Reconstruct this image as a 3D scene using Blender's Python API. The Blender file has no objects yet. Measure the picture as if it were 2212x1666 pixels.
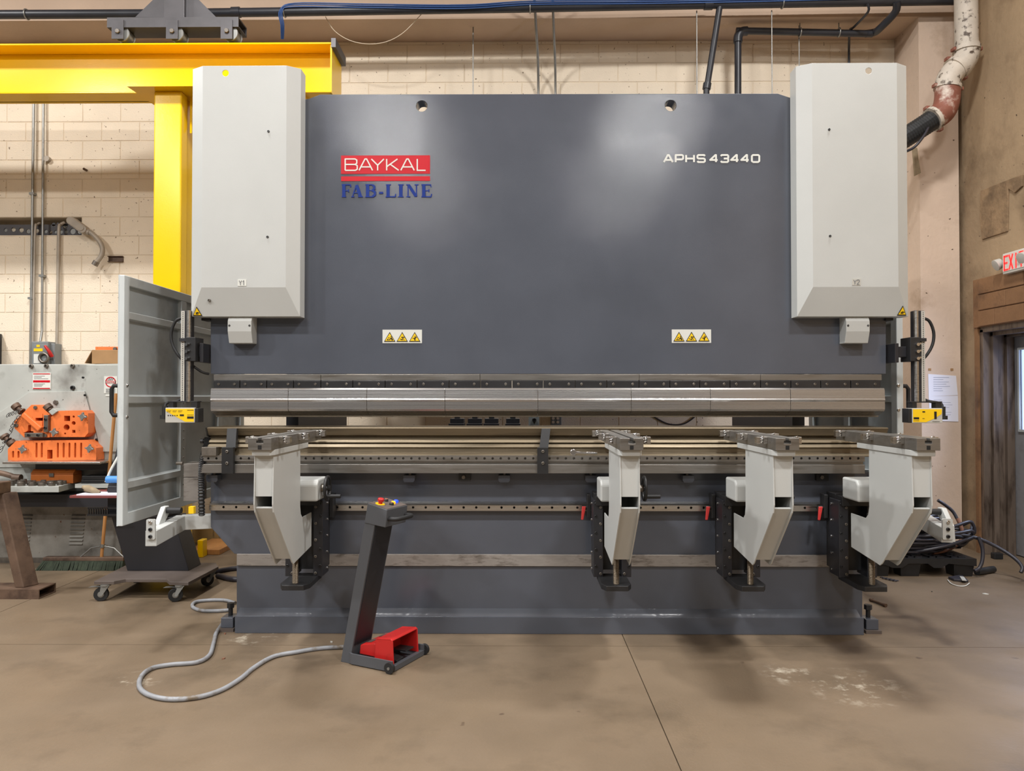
import bpy, bmesh, math, random
from mathutils import Vector, Matrix
from mathutils.geometry import tessellate_polygon
random.seed(7)
SC = bpy.context.scene
COL = SC.collection
R = math.radians

# ---------------------------------------------------------------- camera
F = 1600.0; H = 1.487
YAW = math.atan(15 / F); PIT = math.atan(24 / F)
cd = bpy.data.cameras.new('camera'); cam = bpy.data.objects.new('camera', cd); COL.objects.link(cam)
cd.sensor_width = 36; cd.lens = F / 2212 * 36; cd.clip_start = .05; cd.clip_end = 60
cam.location = (0, 0, H); cam.rotation_euler = (math.pi / 2 + PIT, 0, YAW)
SC.camera = cam
# ---------------------------------------------------------------- world, lamps, exposure
w = bpy.data.worlds.new('world'); SC.world = w; w.use_nodes = True
w.node_tree.nodes['Background'].inputs[0].default_value = (1.0, .985, .96, 1)
w.node_tree.nodes['Background'].inputs[1].default_value = .13
SC.view_settings.view_transform = 'Standard'; SC.view_settings.look = 'None'
SC.view_settings.gamma = 1; SC.view_settings.exposure = -0.55; SC.view_settings.use_curve_mapping = False

def lamp(name, loc, sx, sy, power, col=(1, .99, .98), rot=(0, 0, 0), spread=180):
    l = bpy.data.lights.new(name, 'AREA'); l.shape = 'RECTANGLE'; l.size = sx; l.size_y = sy
    l.energy = power; l.color = col; l.spread = R(spread)
    o = bpy.data.objects.new(name, l); o.location = loc; o.rotation_euler = rot; COL.objects.link(o); return o

LP = {4.15: 300, .15: 330, -3.85: 240, -7.85: 190}
for lx in (-7.05, -2.35, 2.35):                           # grid of high-bay lamps under the hall ceiling
    for ly in (4.15, .15, -3.85, -7.85):
        lp = LP.get(ly)
        lamp('high_bay_lamp', (lx, ly, 6.4), .60 if ly > -1 else .5, .40 if ly > -1 else .34, lp * (1.5 if lx < -5 else 1))
lamp('door_daylight', (4.50, 6.05, 1.35), .55, 1.0, 55, (.62, .74, 1), (0, R(90), 0), 150)

# ---------------------------------------------------------------- helpers: pixel of the photo -> point of the place
FW = Vector((-math.sin(YAW) * math.cos(PIT), math.cos(YAW) * math.cos(PIT), math.sin(PIT)))
RT = Vector((math.cos(YAW), math.sin(YAW), 0)); UP = RT.cross(FW); C0 = Vector((0, 0, H))
def ray(px, py): return RT * ((px - 1106) / F) + UP * ((833 - py) / F) + FW
def at(px, py, Y): r = ray(px, py); return C0 + r * (Y / r.y)
def atX(px, py, X): r = ray(px, py); return C0 + r * (X / r.x)
def atZ(px, py, Z): r = ray(px, py); return C0 + r * ((Z - H) / r.z)
def P(px, py, Y): p = at(px, py, Y); return (p.x, p.z)
def PX(px, Y, py=857): return at(px, py, Y).x
def PZ(py, Y, px=1121): return at(px, py, Y).z
def pix(p):
    d = Vector(p) - C0; k = d.dot(FW); return 1106 + F * d.dot(RT) / k, 833 - F * d.dot(UP) / k

# ---------------------------------------------------------------- helpers: meshes
WL = {}
def wl(o): return WL.get(o.name, Vector((0, 0, 0))) if o else Vector((0, 0, 0))
def tag(o, label=None, cat=None, group=None, kind=None):
    if label: o['label'] = label
    if cat: o['category'] = cat
    if group: o['group'] = group
    if kind: o['kind'] = kind
    return o
def empty(name, loc, label, cat, group=None):
    o = bpy.data.objects.new(name, None); o.location = loc; COL.objects.link(o); o.empty_display_size = .1
    WL[o.name] = Vector(loc); return tag(o, label, cat, group)
def catmull(pts, n=8, closed=False):
    pts = [Vector(p) for p in pts]; out = []; N = len(pts)
    rng = range(N if closed else N - 1)
    for i in rng:
        if closed: p0, p1, p2, p3 = pts[i - 1], pts[i], pts[(i + 1) % N], pts[(i + 2) % N]
        else: p0, p1, p2, p3 = pts[max(i - 1, 0)], pts[i], pts[i + 1], pts[min(i + 2, N - 1)]
        for k in range(n):
            t = k / n
            out.append(.5 * ((2 * p1) + (p2 - p0) * t + (2 * p0 - 5 * p1 + 4 * p2 - p3) * t * t + (3 * p1 - p0 - 3 * p2 + p3) * t ** 3))
    if not closed: out.append(pts[-1])
    return out
def circ(cx, cy, r, n=14, a0=0): return [(cx + r * math.cos(a0 + 2 * math.pi * k / n), cy + r * math.sin(a0 + 2 * math.pi * k / n)) for k in range(n)]
def rrect(x0, x1, y0, y1, r, n=3):
    out = []
    for cx, cy, a in ((x1 - r, y1 - r, 0), (x0 + r, y1 - r, 90), (x0 + r, y0 + r, 180), (x1 - r, y0 + r, 270)):
        for k in range(n + 1): out.append((cx + r * math.cos(R(a + 90 * k / n)), cy + r * math.sin(R(a + 90 * k / n))))
    return out
class MB:
    def __init__(s): s.bm = bmesh.new(); s.xf = None; s.sa = 0
    def v(s, p):
        p = Vector(p)
        return s.bm.verts.new(s.xf @ p if s.xf else p)
    def f(s, vs):
        try: return s.bm.faces.new(vs)
        except ValueError: return None
    def hexa(s, c):                                       # 8 corners: bottom 4 then top 4
        v = [s.v(p) for p in c]
        for q in ((0, 3, 2, 1), (4, 5, 6, 7), (0, 1, 5, 4), (1, 2, 6, 5), (2, 3, 7, 6), (3, 0, 4, 7)): s.f([v[i] for i in q])
        return s
    def box(s, x0, x1, y0, y1, z0, z1):
        return s.hexa([(x0, y0, z0), (x1, y0, z0), (x1, y1, z0), (x0, y1, z0), (x0, y0, z1), (x1, y0, z1), (x1, y1, z1), (x0, y1, z1)])
    def prism(s, outer, axis, a, b, holes=()):
        def pt(q, t): return {'x': (t, q[0], q[1]), 'y': (q[0], t, q[1]), 'z': (q[0], q[1], t)}[axis]
        loops = [list(outer)] + [list(h) for h in holes]
        A = [[s.v(pt(q, a)) for q in L] for L in loops]; B = [[s.v(pt(q, b)) for q in L] for L in loops]
        if len(loops) == 1: s.f(A[0]); s.f(B[0][::-1])
        else:
            fa = [v for L in A for v in L]; fb = [v for L in B for v in L]
            for t in tessellate_polygon([[Vector((q[0], q[1], 0)) for q in L] for L in loops]):
                s.f([fa[i] for i in t]); s.f([fb[i] for i in reversed(t)])
        for LA, LB in zip(A, B):
            n = len(LA)
            for i in range(n): s.f([LA[i], LA[(i + 1) % n], LB[(i + 1) % n], LB[i]])
        return s
    def cyl(s, p0, p1, r, seg=14, r1=None, cap=True):
        p0, p1 = Vector(p0), Vector(p1); d = (p1 - p0).normalized()
        u = d.orthogonal().normalized(); w_ = d.cross(u); r1 = r if r1 is None else r1
        A = [s.v(p0 + (u * math.cos(2 * math.pi * k / seg) + w_ * math.sin(2 * math.pi * k / seg)) * r) for k in range(seg)]
        B = [s.v(p1 + (u * math.cos(2 * math.pi * k / seg) + w_ * math.sin(2 * math.pi * k / seg)) * r1) for k in range(seg)]
        for k in range(seg): s.f([A[k], A[(k + 1) % seg], B[(k + 1) % seg], B[k]])
        if cap: s.f(A[::-1]); s.f(B)
        return s
    def tube(s, pts, r, seg=8, closed=False):
        pts = [Vector(p) for p in pts]; n = len(pts); rings = []; u = None; s.sa = 72
        for i, p in enumerate(pts):
            a = pts[i - 1] if (i or closed) else p; b = pts[(i + 1) % n] if (i < n - 1 or closed) else p
            d = (b - a).normalized()
            if u is None: u = d.orthogonal().normalized()
            u = (u - d * u.dot(d)).normalized(); w_ = d.cross(u)
            rr = r[i] if isinstance(r, (list, tuple)) else r
            rings.append([s.v(p + (u * math.cos(2 * math.pi * k / seg) + w_ * math.sin(2 * math.pi * k / seg)) * rr) for k in range(seg)])
        for i in range(n if closed else n - 1):
            A, B = rings[i], rings[(i + 1) % n]
            for k in range(seg): s.f([A[k], A[(k + 1) % seg], B[(k + 1) % seg], B[k]])
        if not closed: s.f(rings[0][::-1]); s.f(rings[-1])
        return s
    def torus(s, c, axis, Rr, r, n=24, seg=8):
        c = Vector(c); ax = Vector(axis).normalized(); u = ax.orthogonal().normalized(); w_ = ax.cross(u)
        return s.tube([c + (u * math.cos(2 * math.pi * k / n) + w_ * math.sin(2 * math.pi * k / n)) * Rr for k in range(n)], r, seg, True)
    def lathe(s, c, axis, prof, seg=20):                   # prof: (radius, height along axis)
        c = Vector(c); ax = Vector(axis).normalized(); u = ax.orthogonal().normalized(); w_ = ax.cross(u); rings = []
        for r, h in prof:
            rings.append([s.v(c + ax * h + (u * math.cos(2 * math.pi * k / seg) + w_ * math.sin(2 * math.pi * k / seg)) * max(r, 1e-5)) for k in range(seg)])
        for A, B in zip(rings, rings[1:]):
            for k in range(seg): s.f([A[k], A[(k + 1) % seg], B[(k + 1) % seg], B[k]])
        s.f(rings[0][::-1]); s.f(rings[-1]); return s
    def seg(s, x0, z0, x1, z1, wd, ya, yb, ext=0):         # a flat stroke in an XZ plane
        d = Vector((x1 - x0, z1 - z0)); L = d.length
        if L < 1e-6: return s
        d /= L; n = Vector((-d.y, d.x)) * wd / 2; x0 -= d.x * ext; z0 -= d.y * ext; x1 += d.x * ext; z1 += d.y * ext
        return s.prism([(x0 + n.x, z0 + n.y), (x0 - n.x, z0 - n.y), (x1 - n.x, z1 - n.y), (x1 + n.x, z1 + n.y)], 'y', ya, yb)
    def build(s, name, mat, parent=None, bev=0, smooth=False, label=None, cat=None, group=None, kind=None, seg=2, org=None, ang=38):
        bm = s.bm
        off = wl(parent)
        if parent is None and kind != 'structure':
            xs = [v.co for v in bm.verts]
            if org is None:
                org = Vector(((min(p.x for p in xs) + max(p.x for p in xs)) / 2, (min(p.y for p in xs) + max(p.y for p in xs)) / 2, min(p.z for p in xs)))
            off = Vector(org)
        if off.length > 0: bmesh.ops.translate(bm, verts=bm.verts, vec=-off)
        bmesh.ops.recalc_face_normals(bm, faces=bm.faces)
        me = bpy.data.meshes.new(name); bm.to_mesh(me); bm.free(); me.materials.append(mat)
        o = bpy.data.objects.new(name, me); COL.objects.link(o)
        if smooth:
            me.shade_smooth(); me.set_sharp_from_angle(angle=R(max(ang, s.sa)))
        if bev:
            m = o.modifiers.new('bevel', 'BEVEL'); m.width = bev; m.segments = seg; m.limit_method = 'ANGLE'; m.angle_limit = R(35)
        if parent: o.parent = parent; WL[o.name] = off.copy()
        elif kind != 'structure': o.location = off; WL[o.name] = off.copy()
        return tag(o, label, cat, group, kind)
def inst(name, me, loc, parent, sc=1.0, rot=(0, 0, 0)):
    o = bpy.data.objects.new(name, me); COL.objects.link(o); o.parent = parent
    o.location = Vector(loc) - wl(parent); o.rotation_euler = rot; o.scale = (sc,) * 3 if not isinstance(sc, tuple) else sc
    WL[o.name] = Vector(loc); return o
def copy_tree(o, parent=None):
    c = o.copy(); COL.objects.link(c); c.parent = parent
    for ch in o.children: copy_tree(ch, c)
    return c

# ---------------------------------------------------------------- materials
def srgb(r, g, b):
    f = lambda c: ((c / 255 + .055) / 1.055) ** 2.4 if c > 10 else c / 255 / 12.92
    return (f(r), f(g), f(b), 1)
def material(name, col, rough=.5, metal=0, var=0, vscale=6, bump=0, bscale=200, dark=None, dscale=3, dth=(.55, .75), stretch=None, spec=.5, emit=0, rvar=0, coat=0, world=True, speck=None, scuff=None):
    m = bpy.data.materials.new(name); m.use_nodes = True; nt = m.node_tree; N = nt.nodes; L = nt.links
    b = N['Principled BSDF']; b.inputs['Roughness'].default_value = rough; b.inputs['Metallic'].default_value = metal
    b.inputs['Specular IOR Level'].default_value = spec; b.inputs['Base Color'].default_value = col
    if coat: b.inputs['Coat Weight'].default_value = coat; b.inputs['Coat Roughness'].default_value = .12
    if emit: b.inputs['Emission Color'].default_value = col; b.inputs['Emission Strength'].default_value = emit
    g = N.new('ShaderNodeNewGeometry'); vec = g.outputs['Position']
    if stretch:
        mp = N.new('ShaderNodeMapping'); mp.inputs['Scale'].default_value = stretch; L.new(vec, mp.inputs[0]); vec = mp.outputs[0]
    def noise(sc, det=4, rg=.55):
        n = N.new('ShaderNodeTexNoise'); n.inputs['Scale'].default_value = sc; n.inputs['Detail'].default_value = det; n.inputs['Roughness'].default_value = rg
        L.new(vec, n.inputs['Vector']); return n.outputs['Fac']
    def ramp(fac, lo, hi):
        r = N.new('ShaderNodeMapRange'); r.inputs[1].default_value = lo; r.inputs[2].default_value = hi; L.new(fac, r.inputs[0]); return r.outputs[0]
    def mix(fac, a, c):
        x = N.new('ShaderNodeMix'); x.data_type = 'RGBA'
        L.new(fac, x.inputs[0])
        for s_, val in ((6, a), (7, c)):
            if isinstance(val, tuple): x.inputs[s_].default_value = val
            else: L.new(val, x.inputs[s_])
        return x.outputs[2]
    cur = col
    if var:
        cur = mix(ramp(noise(vscale), .3, .7), tuple(c * (1 - var) for c in col[:3]) + (1,), tuple(min(1, c * (1 + var)) for c in col[:3]) + (1,))
    if dark:
        cur = mix(ramp(noise(dscale, 6, .62), *dth), cur, dark)
    if scuff:                                             # chalky scuffs with a place and shape of their own: (x, y, radius)
        for sx, sy, sr in scuff:
            vd = N.new('ShaderNodeVectorMath'); vd.operation = 'DISTANCE'; L.new(vec, vd.inputs[0]); vd.inputs[1].default_value = (sx, sy, 0)
            fall = ramp(vd.outputs['Value'], sr, sr * .35)
            mu = N.new('ShaderNodeMath'); mu.operation = 'MULTIPLY'; L.new(fall, mu.inputs[0]); L.new(ramp(noise(9, 8, .7), .52, .66), mu.inputs[1])
            cur = mix(mu.outputs[0], cur, srgb(178, 168, 150))
    if speck:                                             # (colour, scale, threshold)
        cur = mix(ramp(noise(speck[1], 2, .5), speck[2], speck[2] + .04), cur, speck[0])
    if not isinstance(cur, tuple): L.new(cur, b.inputs['Base Color'])
    if rvar: 
        rr = N.new('ShaderNodeMapRange'); rr.inputs[1].default_value = .3; rr.inputs[2].default_value = .7
        rr.inputs[3].default_value = max(.02, rough - rvar); rr.inputs[4].default_value = min(1, rough + rvar); L.new(noise(vscale * 1.7), rr.inputs[0]); L.new(rr.outputs[0], b.inputs['Roughness'])
    if bump:
        bp = N.new('ShaderNodeBump'); bp.inputs['Strength'].default_value = bump; bp.inputs['Distance'].default_value = .01
        L.new(noise(bscale, 2), bp.inputs['Height']); L.new(bp.outputs[0], b.inputs['Normal'])
    return m
M = {}
M['grey_paint'] = material('grey_paint', srgb(83, 87, 96), .15, var=.08, vscale=2.2, bump=.045, bscale=240, rvar=.04)
M['black_plate'] = material('black_plate', srgb(38, 38, 42), .42, bump=.05, bscale=300)
M['white_paint'] = material('white_paint', srgb(186, 188, 185), .42, var=.03, vscale=3, bump=.045, bscale=240)
M['white_side'] = material('gate_paint', srgb(198, 204, 204), .45, var=.08, vscale=2.5, dark=srgb(150, 153, 152), dscale=2.3, dth=(.60, .82))
M['gate_panel'] = material('gate_panel_paint', srgb(192, 200, 202), .45, var=.10, vscale=3, dark=srgb(146, 153, 156), dscale=2.0, dth=(.55, .75))
M['black'] = material('black_oxide', srgb(34, 34, 35), .42, var=.2, vscale=12)
M['rubber'] = material('rubber', srgb(30, 30, 31), .6)
M['steel'] = material('bright_steel', srgb(196, 192, 186), .30, 1, var=.12, vscale=3, stretch=(.6, 8, 40), rvar=.06)
M['tool_steel'] = material('tool_steel', srgb(172, 170, 168), .26, .8, var=.07, vscale=2, stretch=(.12, 6, 60), rvar=.06)
M['clamp_black'] = material('clamp_black', srgb(36, 36, 38), .35, var=.25, vscale=8, spec=.6)
M['die_steel'] = material('oily_die_steel', srgb(120, 108, 88), .44, .6, var=.14, vscale=2.5, dark=srgb(86, 77, 62), dscale=3.5, dth=(.5, .75), stretch=(.5, 4, 9), rvar=.1)
M['bar_steel'] = material('ground_steel', srgb(142, 139, 134), .38, .8, var=.14, vscale=4, dark=srgb(108, 102, 93), dscale=4, dth=(.5, .72), stretch=(.5, 2, 6), rvar=.08)
M['worn_steel'] = material('worn_steel', srgb(158, 152, 146), .5, .4, var=.16, vscale=9, dark=srgb(108, 101, 94), dscale=9, dth=(.52, .68), stretch=(.8, 2, 3))
M['chrome'] = material('chrome', srgb(210, 210, 210), .18, 1)
M['dull_steel'] = material('dull_steel', srgb(128, 122, 114), .4, .8, var=.2, vscale=20)
M['yellow'] = material('yellow_paint', srgb(238, 190, 2), .2, var=.03, vscale=2, bump=.04, bscale=120)
M['patch'] = material('bare_render_patch', srgb(140, 115, 86), .85, var=.2, vscale=7, dark=srgb(104, 84, 62), dscale=6, dth=(.45, .7), bump=.6, bscale=26)
M['drip'] = material('stained_tan_panel', srgb(170, 140, 88), .7, var=.12, vscale=6, dark=srgb(80, 62, 40), dscale=6, dth=(.52, .66), stretch=(5, 5, .8))
M['red'] = material('red_plastic', srgb(188, 36, 34), .38, var=.06, vscale=6, dark=srgb(150, 40, 34), dscale=10, dth=(.62, .8))
M['red_print'] = material('red_print', srgb(190, 16, 32), .35, spec=.25)
M['blue_print'] = material('blue_print', srgb(14, 44, 122), .4, spec=.2)
M['white_print'] = material('white_print', srgb(212, 213, 206), .5, spec=.25)
M['grey_print'] = material('grey_print', srgb(120, 122, 122), .5)
M['black_print'] = material('black_print', srgb(24, 22, 18), .5)
M['warn_yellow'] = material('warning_yellow', srgb(244, 200, 20), .4)
M['orange'] = material('orange_paint', srgb(226, 118, 58), .45, var=.06, vscale=12, speck=(srgb(70, 44, 28), 60, .70))
M['wall'] = material('cream_block_paint', srgb(228, 214, 192), .75, var=.07, vscale=1.6, bump=.35, bscale=70, speck=(srgb(122, 104, 84), 34, .70))
M['mortar'] = material('painted_joint', srgb(218, 203, 180), .85, var=.12, vscale=3)
M['ceiling'] = material('ceiling_paint', srgb(196, 172, 150), .85, var=.10, vscale=1.2, bump=.2, bscale=30)
M['plaster'] = material('stained_plaster', srgb(158, 135, 106), .8, var=.16, vscale=1.1, dark=srgb(98, 78, 56), dscale=1.3, dth=(.5, .78), bump=.4, bscale=22, speck=(srgb(70, 54, 40), 18, .72))
M['pilaster'] = material('cream_plaster', srgb(204, 182, 162), .8, var=.08, vscale=1.4, dark=srgb(150, 124, 98), dscale=1.5, dth=(.58, .8), bump=.3, bscale=24, speck=(srgb(80, 62, 46), 20, .73))
M['brown_paint'] = material('brown_wall_paint', srgb(134, 98, 66), .65, var=.14, vscale=3, dark=srgb(84, 60, 42), dscale=3, dth=(.52, .75), bump=.3, bscale=40)
M['jamb'] = material('worn_metal_jamb', srgb(112, 98, 86), .5, .2, var=.2, vscale=4, dark=srgb(60, 46, 36), dscale=5, dth=(.5, .7), stretch=(3, 3, .5))
M['floor'] = material('tan_concrete', srgb(114, 98, 79), .5, var=.13, vscale=1.3, dark=srgb(82, 70, 55), dscale=1.6, dth=(.52, .82), rvar=.1, bump=.10, bscale=60, speck=(srgb(86, 71, 56), 9, .74), scuff=[(1.72, 3.84, .30), (1.45, 4.0, .18), (-1.63, 4.62, .24), (-1.85, 5.0, .22), (1.9, 5.05, .3), (-2.0, 3.9, .15)])
M['floor_joint'] = material('joint_filler', srgb(84, 68, 52), .9)
M['rust_steel'] = material('rusty_steel', srgb(106, 85, 70), .55, .35, var=.2, vscale=8, dark=srgb(66, 50, 42), dscale=5, dth=(.48, .68))
M['pipe_black'] = material('black_pipe', srgb(44, 46, 52), .4, var=.2, vscale=5)
M['galv'] = material('galvanised', srgb(150, 150, 146), .4, .7, var=.12, vscale=8)
M['painted_conduit'] = material('painted_conduit', srgb(164, 154, 140), .5, .15, var=.1, vscale=8)
M['machine_grey'] = material('worn_machine_grey', srgb(172, 174, 168), .5, var=.07, vscale=4, dark=srgb(116, 114, 108), dscale=2.6, dth=(.52, .76), speck=(srgb(60, 52, 42), 40, .72))
M['bare_panel'] = material('scuffed_metal_panel', srgb(150, 146, 138), .5, .3, var=.18, vscale=7, dark=srgb(92, 86, 78), dscale=3.5, dth=(.48, .72), speck=(srgb(96, 60, 36), 22, .73))
M['dark_steel'] = material('dark_trolley_steel', srgb(82, 80, 82), .5, .3, var=.14, vscale=6)
M['blue_cable'] = material('blue_cable', srgb(48, 84, 142), .5)
M['white_wire'] = material('white_wire', srgb(218, 203, 180), .6)
M['hose_grey'] = material('grey_hose', srgb(140, 142, 146), .5, var=.12, vscale=14, dark=srgb(104, 92, 76), dscale=12, dth=(.52, .68))
M['duct'] = material('flaking_white_duct', srgb(196, 186, 172), .6, var=.1, vscale=9, dark=srgb(84, 70, 58), dscale=16, dth=(.54, .64))
M['duct_rust'] = material('oxide_red_duct', srgb(134, 82, 66), .6, var=.15, vscale=9, dark=srgb(206, 192, 178), dscale=4.5, dth=(.54, .66))
M['flex'] = material('black_flex', srgb(56, 56, 56), .4, .3)
M['card'] = material('cardboard', srgb(160, 124, 84), .8, var=.08, vscale=9)
M['wood'] = material('wood_handle', srgb(176, 124, 72), .5, var=.12, vscale=9, stretch=(4, 4, .6))
M['bristle'] = material('green_bristle', srgb(42, 50, 36), .9, var=.3, vscale=30)
M['paper'] = material('paper', srgb(226, 226, 236), .7)
M['ink'] = material('faint_ink', srgb(150, 154, 172), .7)
M['toolbox'] = material('old_orange_tin', srgb(176, 96, 36), .5, .1, var=.12, vscale=8, dark=srgb(96, 58, 32), dscale=8, dth=(.55, .72))
M['hole_dark'] = material('shadow_interior', srgb(20, 19, 18), .8)
M['switch_grey'] = material('switch_box_grey', srgb(124, 128, 128), .45, var=.05, vscale=6)
M['door_leaf'] = material('grey_door_paint', srgb(140, 140, 142), .5, var=.10, vscale=2, dark=srgb(100, 96, 92), dscale=2.5, dth=(.55, .75))
M['blue_grip'] = material('blue_grip', srgb(74, 142, 214), .5)
M['copper'] = material('copper_hose', srgb(138, 96, 76), .5, var=.1, vscale=12)
M['cable_black'] = material('black_cable', srgb(50, 48, 54), .42)
M['red_lever'] = material('red_lever', srgb(206, 60, 58), .4)
M['exit_red'] = material('lit_exit_letters', srgb(255, 40, 40), .4, emit=1.6)
M['blue_lit'] = material('lit_blue_button', srgb(30, 70, 255), .3, emit=1.5)
M['amber_lit'] = material('lit_amber_button', srgb(255, 180, 20), .3, emit=.9)
M['day_glass'] = material('daylit_frosted_glass', srgb(176, 200, 255), .3, emit=2.2)
M['label_grey'] = material('label_silver', srgb(186, 184, 176), .4)
M['sign_plastic'] = material('sign_plastic', srgb(206, 204, 196), .5)
M['bounce_tint_plate'] = material('white_paint_bounce_tint', srgb(196, 188, 172), .45, var=.04, vscale=4)  # white arm paint with floor bounce light mixed into the colour; unused
M['brown_base'] = material('dusty_dark_plate', srgb(92, 82, 76), .5, var=.12, vscale=6)
M['glove'] = material('tan_glove', srgb(150, 134, 108), .85, var=.2, vscale=20)

# shared small meshes
def shared(name, mat, fn, smooth=False):
    mb = MB(); fn(mb); bmesh.ops.recalc_face_normals(mb.bm, faces=mb.bm.faces)
    me = bpy.data.meshes.new(name); mb.bm.to_mesh(me); mb.bm.free(); me.materials.append(mat)
    if smooth: me.shade_smooth(); me.set_sharp_from_angle(angle=R(38))
    return me
def bolt_fn(mb): mb.lathe((0, 0, 0), (0, -1, 0), [(1, -.4), (1, .75), (.85, .9), (.5, .9), (.5, .25)], 12)
ME_BOLT = shared('bolt_mesh', M['dull_steel'], bolt_fn, True)
ME_BOLT_BRIGHT = shared('bolt_bright_mesh', M['chrome'], bolt_fn, True)
ME_BOLT_DARK = shared('bolt_dark_mesh', M['black'], bolt_fn, True)
ME_HEX = shared('hex_mesh', M['dull_steel'], lambda mb: mb.lathe((0, 0, 0), (0, -1, 0), [(1, -.4), (1, .6), (.85, .8)], 6))
ME_RIVET = shared('rivet_mesh', M['chrome'], lambda mb: mb.lathe((0, 0, 0), (1, 0, 0), [(1, -.2), (1, .2), (.6, .6)], 8), True)

# ================================================================ the setting
YW = 7.80                                                 # back wall plane
ZC = PZ(88, YW, 1300)                                     # ceiling
XR = at(2083, 600, 7.33).x                                # right wall plane
YP = 7.33                                                 # pilaster front
# floor: concrete slabs with saw-cut joints
fl = MB().box(-9, 8, -10, 8.2, -.12, -.012).build('floor', M['floor_joint'], kind='structure')
gx = [-9, -3.58, .645, 8]; gy = [-10, .24, 4.44, 8.2]
for i in range(3):
    for j in range(3):
        g = .0024
        MB().box(gx[i] + g, gx[i + 1] - g, gy[j] + g, gy[j + 1] - g, -.03, 0).build('slab', M['floor'], fl)
# back wall: painted concrete blocks on a recessed joint surface
BW, BH = .4064, .2032
zj = PZ(263.8, YW, 200); xj = PX(138, YW, 284)
s_z1 = zj - 5 * BH; s_z0 = s_z1 - BH + .012; s_x1 = PX(176, YW, 490); s_x0 = -6.4
XE = at(1940, 130, YW).x                                  # where the pilaster starts
m = MB()
m.box(-9, s_x0, YW + .004, YW + .25, 0, ZC).box(s_x1, XE + .5, YW + .004, YW + .25, 0, ZC)
m.box(s_x0, s_x1, YW + .004, YW + .25, s_z1, ZC).box(s_x0, s_x1, YW + .004, YW + .25, 0, s_z0)
m.box(s_x0, s_x1, YW + .20, YW + .25, s_z0, s_z1)
wb = m.build('wall_back', M['mortar'], kind='structure')
def blk(mb, x0, x1, z0, z1):
    e = .004; y0, y1 = YW, YW + .012
    mb.hexa([(x0, y1, z0), (x1, y1, z0), (x1, y1, z1), (x0, y1, z1), (x0 + e, y0, z0 + e), (x1 - e, y0, z0 + e), (x1 - e, y0, z1 - e), (x0 + e, y0, z1 - e)])
me_block = shared('block_mesh', M['wall'], lambda mb: blk(mb, -BW / 2 + .0024, BW / 2 - .0024, -BH / 2 + .0024, BH / 2 - .0024))
rest = MB()
row0 = int((zj - 0) / BH) + 1
for j in range(-8, row0 + 1):                             # rows downward from the anchor joint
    z1 = zj - j * BH; z0 = z1 - BH
    if z1 < .02 or z0 > ZC - .02: continue
    o = 0 if j % 2 == 0 else BW / 2
    for i in range(-14, 22):
        x0 = xj + o + (i - 1) * BW; x1 = x0 + BW
        if x1 < -6.6 or x0 > XE: continue
        in_slot = (j == 5 and x0 < s_x1 - .02)
        if in_slot and x1 < s_x1 + .02: continue
        cz0, cz1, cx0, cx1 = max(z0, 0), min(z1, ZC), (s_x1 if in_slot else x0), min(x1, XE)
        u, v_ = pix(((x0 + x1) / 2, YW, (z0 + z1) / 2))
        vis = (-45 < u < 420 and 190 < v_ < 800) or (700 < u < 1945 and 70 < v_ < 215) or (735 < u < 1600 and 880 < v_ < 945)
        full = abs(cz1 - cz0 - BH) < 1e-4 and abs(cx1 - cx0 - BW) < 1e-4
        if vis and full:
            b = inst('block', me_block, ((x0 + x1) / 2, random.uniform(-.0012, .0012), (z0 + z1) / 2), wb); b.location.y = random.uniform(-.0015, .0008)
        elif vis: t = MB(); blk(t, cx0 + .0024, cx1 - .0024, cz0 + .0024, cz1 - .0024); t.build('block', M['wall'], wb)
        else: blk(rest, cx0 + .0024, cx1 - .0024, cz0 + .0024, cz1 - .0024)
rest.build('block_courses', M['wall'], wb, kind='stuff')
# the slot broken out of the wall with a punched steel strip inside
m = MB(); zs = (s_z0 + s_z1) / 2
holes = []
for k, (px, py, rr) in enumerate(((12, 497, 4), (29, 496, 5), (46, 497, 5.5), (61, 500, 5), (80, 499, 4.5), (99, 500, 4), (110, 502, 3.5), (120, 501, 3.5), (132, 501, 4), (143, 501, 4), (157, 500, 6.5), (171, 501, 5), (116, 485, 4), (141, 487, 6), (125, 484, 3))):
    c = P(px, py, YW + .05); holes.append(circ(c[0], c[1], rr * 7.9 / 1600, 10))
m.prism([(s_x0, s_z0 - .0), (s_x1 - .01, s_z0), (s_x1 - .01, s_z0 + .125), (s_x0, s_z0 + .125)], 'y', YW + .05, YW + .06, holes)
m.build('punched_strip', M['dark_steel'], wb)
for h in (0, 3, 5, 7, 8, 9, 10, 11, 13):
    cx = sum(p[0] for p in holes[h]) / len(holes[h]); cz = sum(p[1] for p in holes[h]) / len(holes[h])
    MB().cyl((cx, YW + .075, cz), (cx, YW + .058, cz), .02 if h != 10 else .03, 12).build('plug', M['galv'], wb)
# deep concrete beam over the back wall, and the hall ceiling above it
MB().box(-9, XR + .35, YP, YW + .25, ZC, 7.5).build('trim_4', M['ceiling'], kind='structure')
MB().box(-9, 8, -10, 8.2, 7.5, 7.65).build('ceiling', M['ceiling'], kind='structure')
# pilaster (right end of the back wall)
XP0 = at(1986, 300, YP).x
MB().box(XP0, XR - .045, YP, YW + .25, 0, ZC).build('wall_pilaster', M['pilaster'], kind='structure')
# right wall with the door opening
TW = .32; DY1 = atX(2117, 800, XR).y; DY0 = DY1 - 1.05; DZ = PZ(706, 7.0, 2125)
m = MB().box(XR, XR + TW, DY1, YW + .3, 0, 7.5).box(XR, XR + TW, DY0, DY1, DZ, 7.5).box(XR, XR + TW, -10, DY0, 0, 7.5)
wr = m.build('wall_right', M['plaster'], kind='structure')
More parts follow.
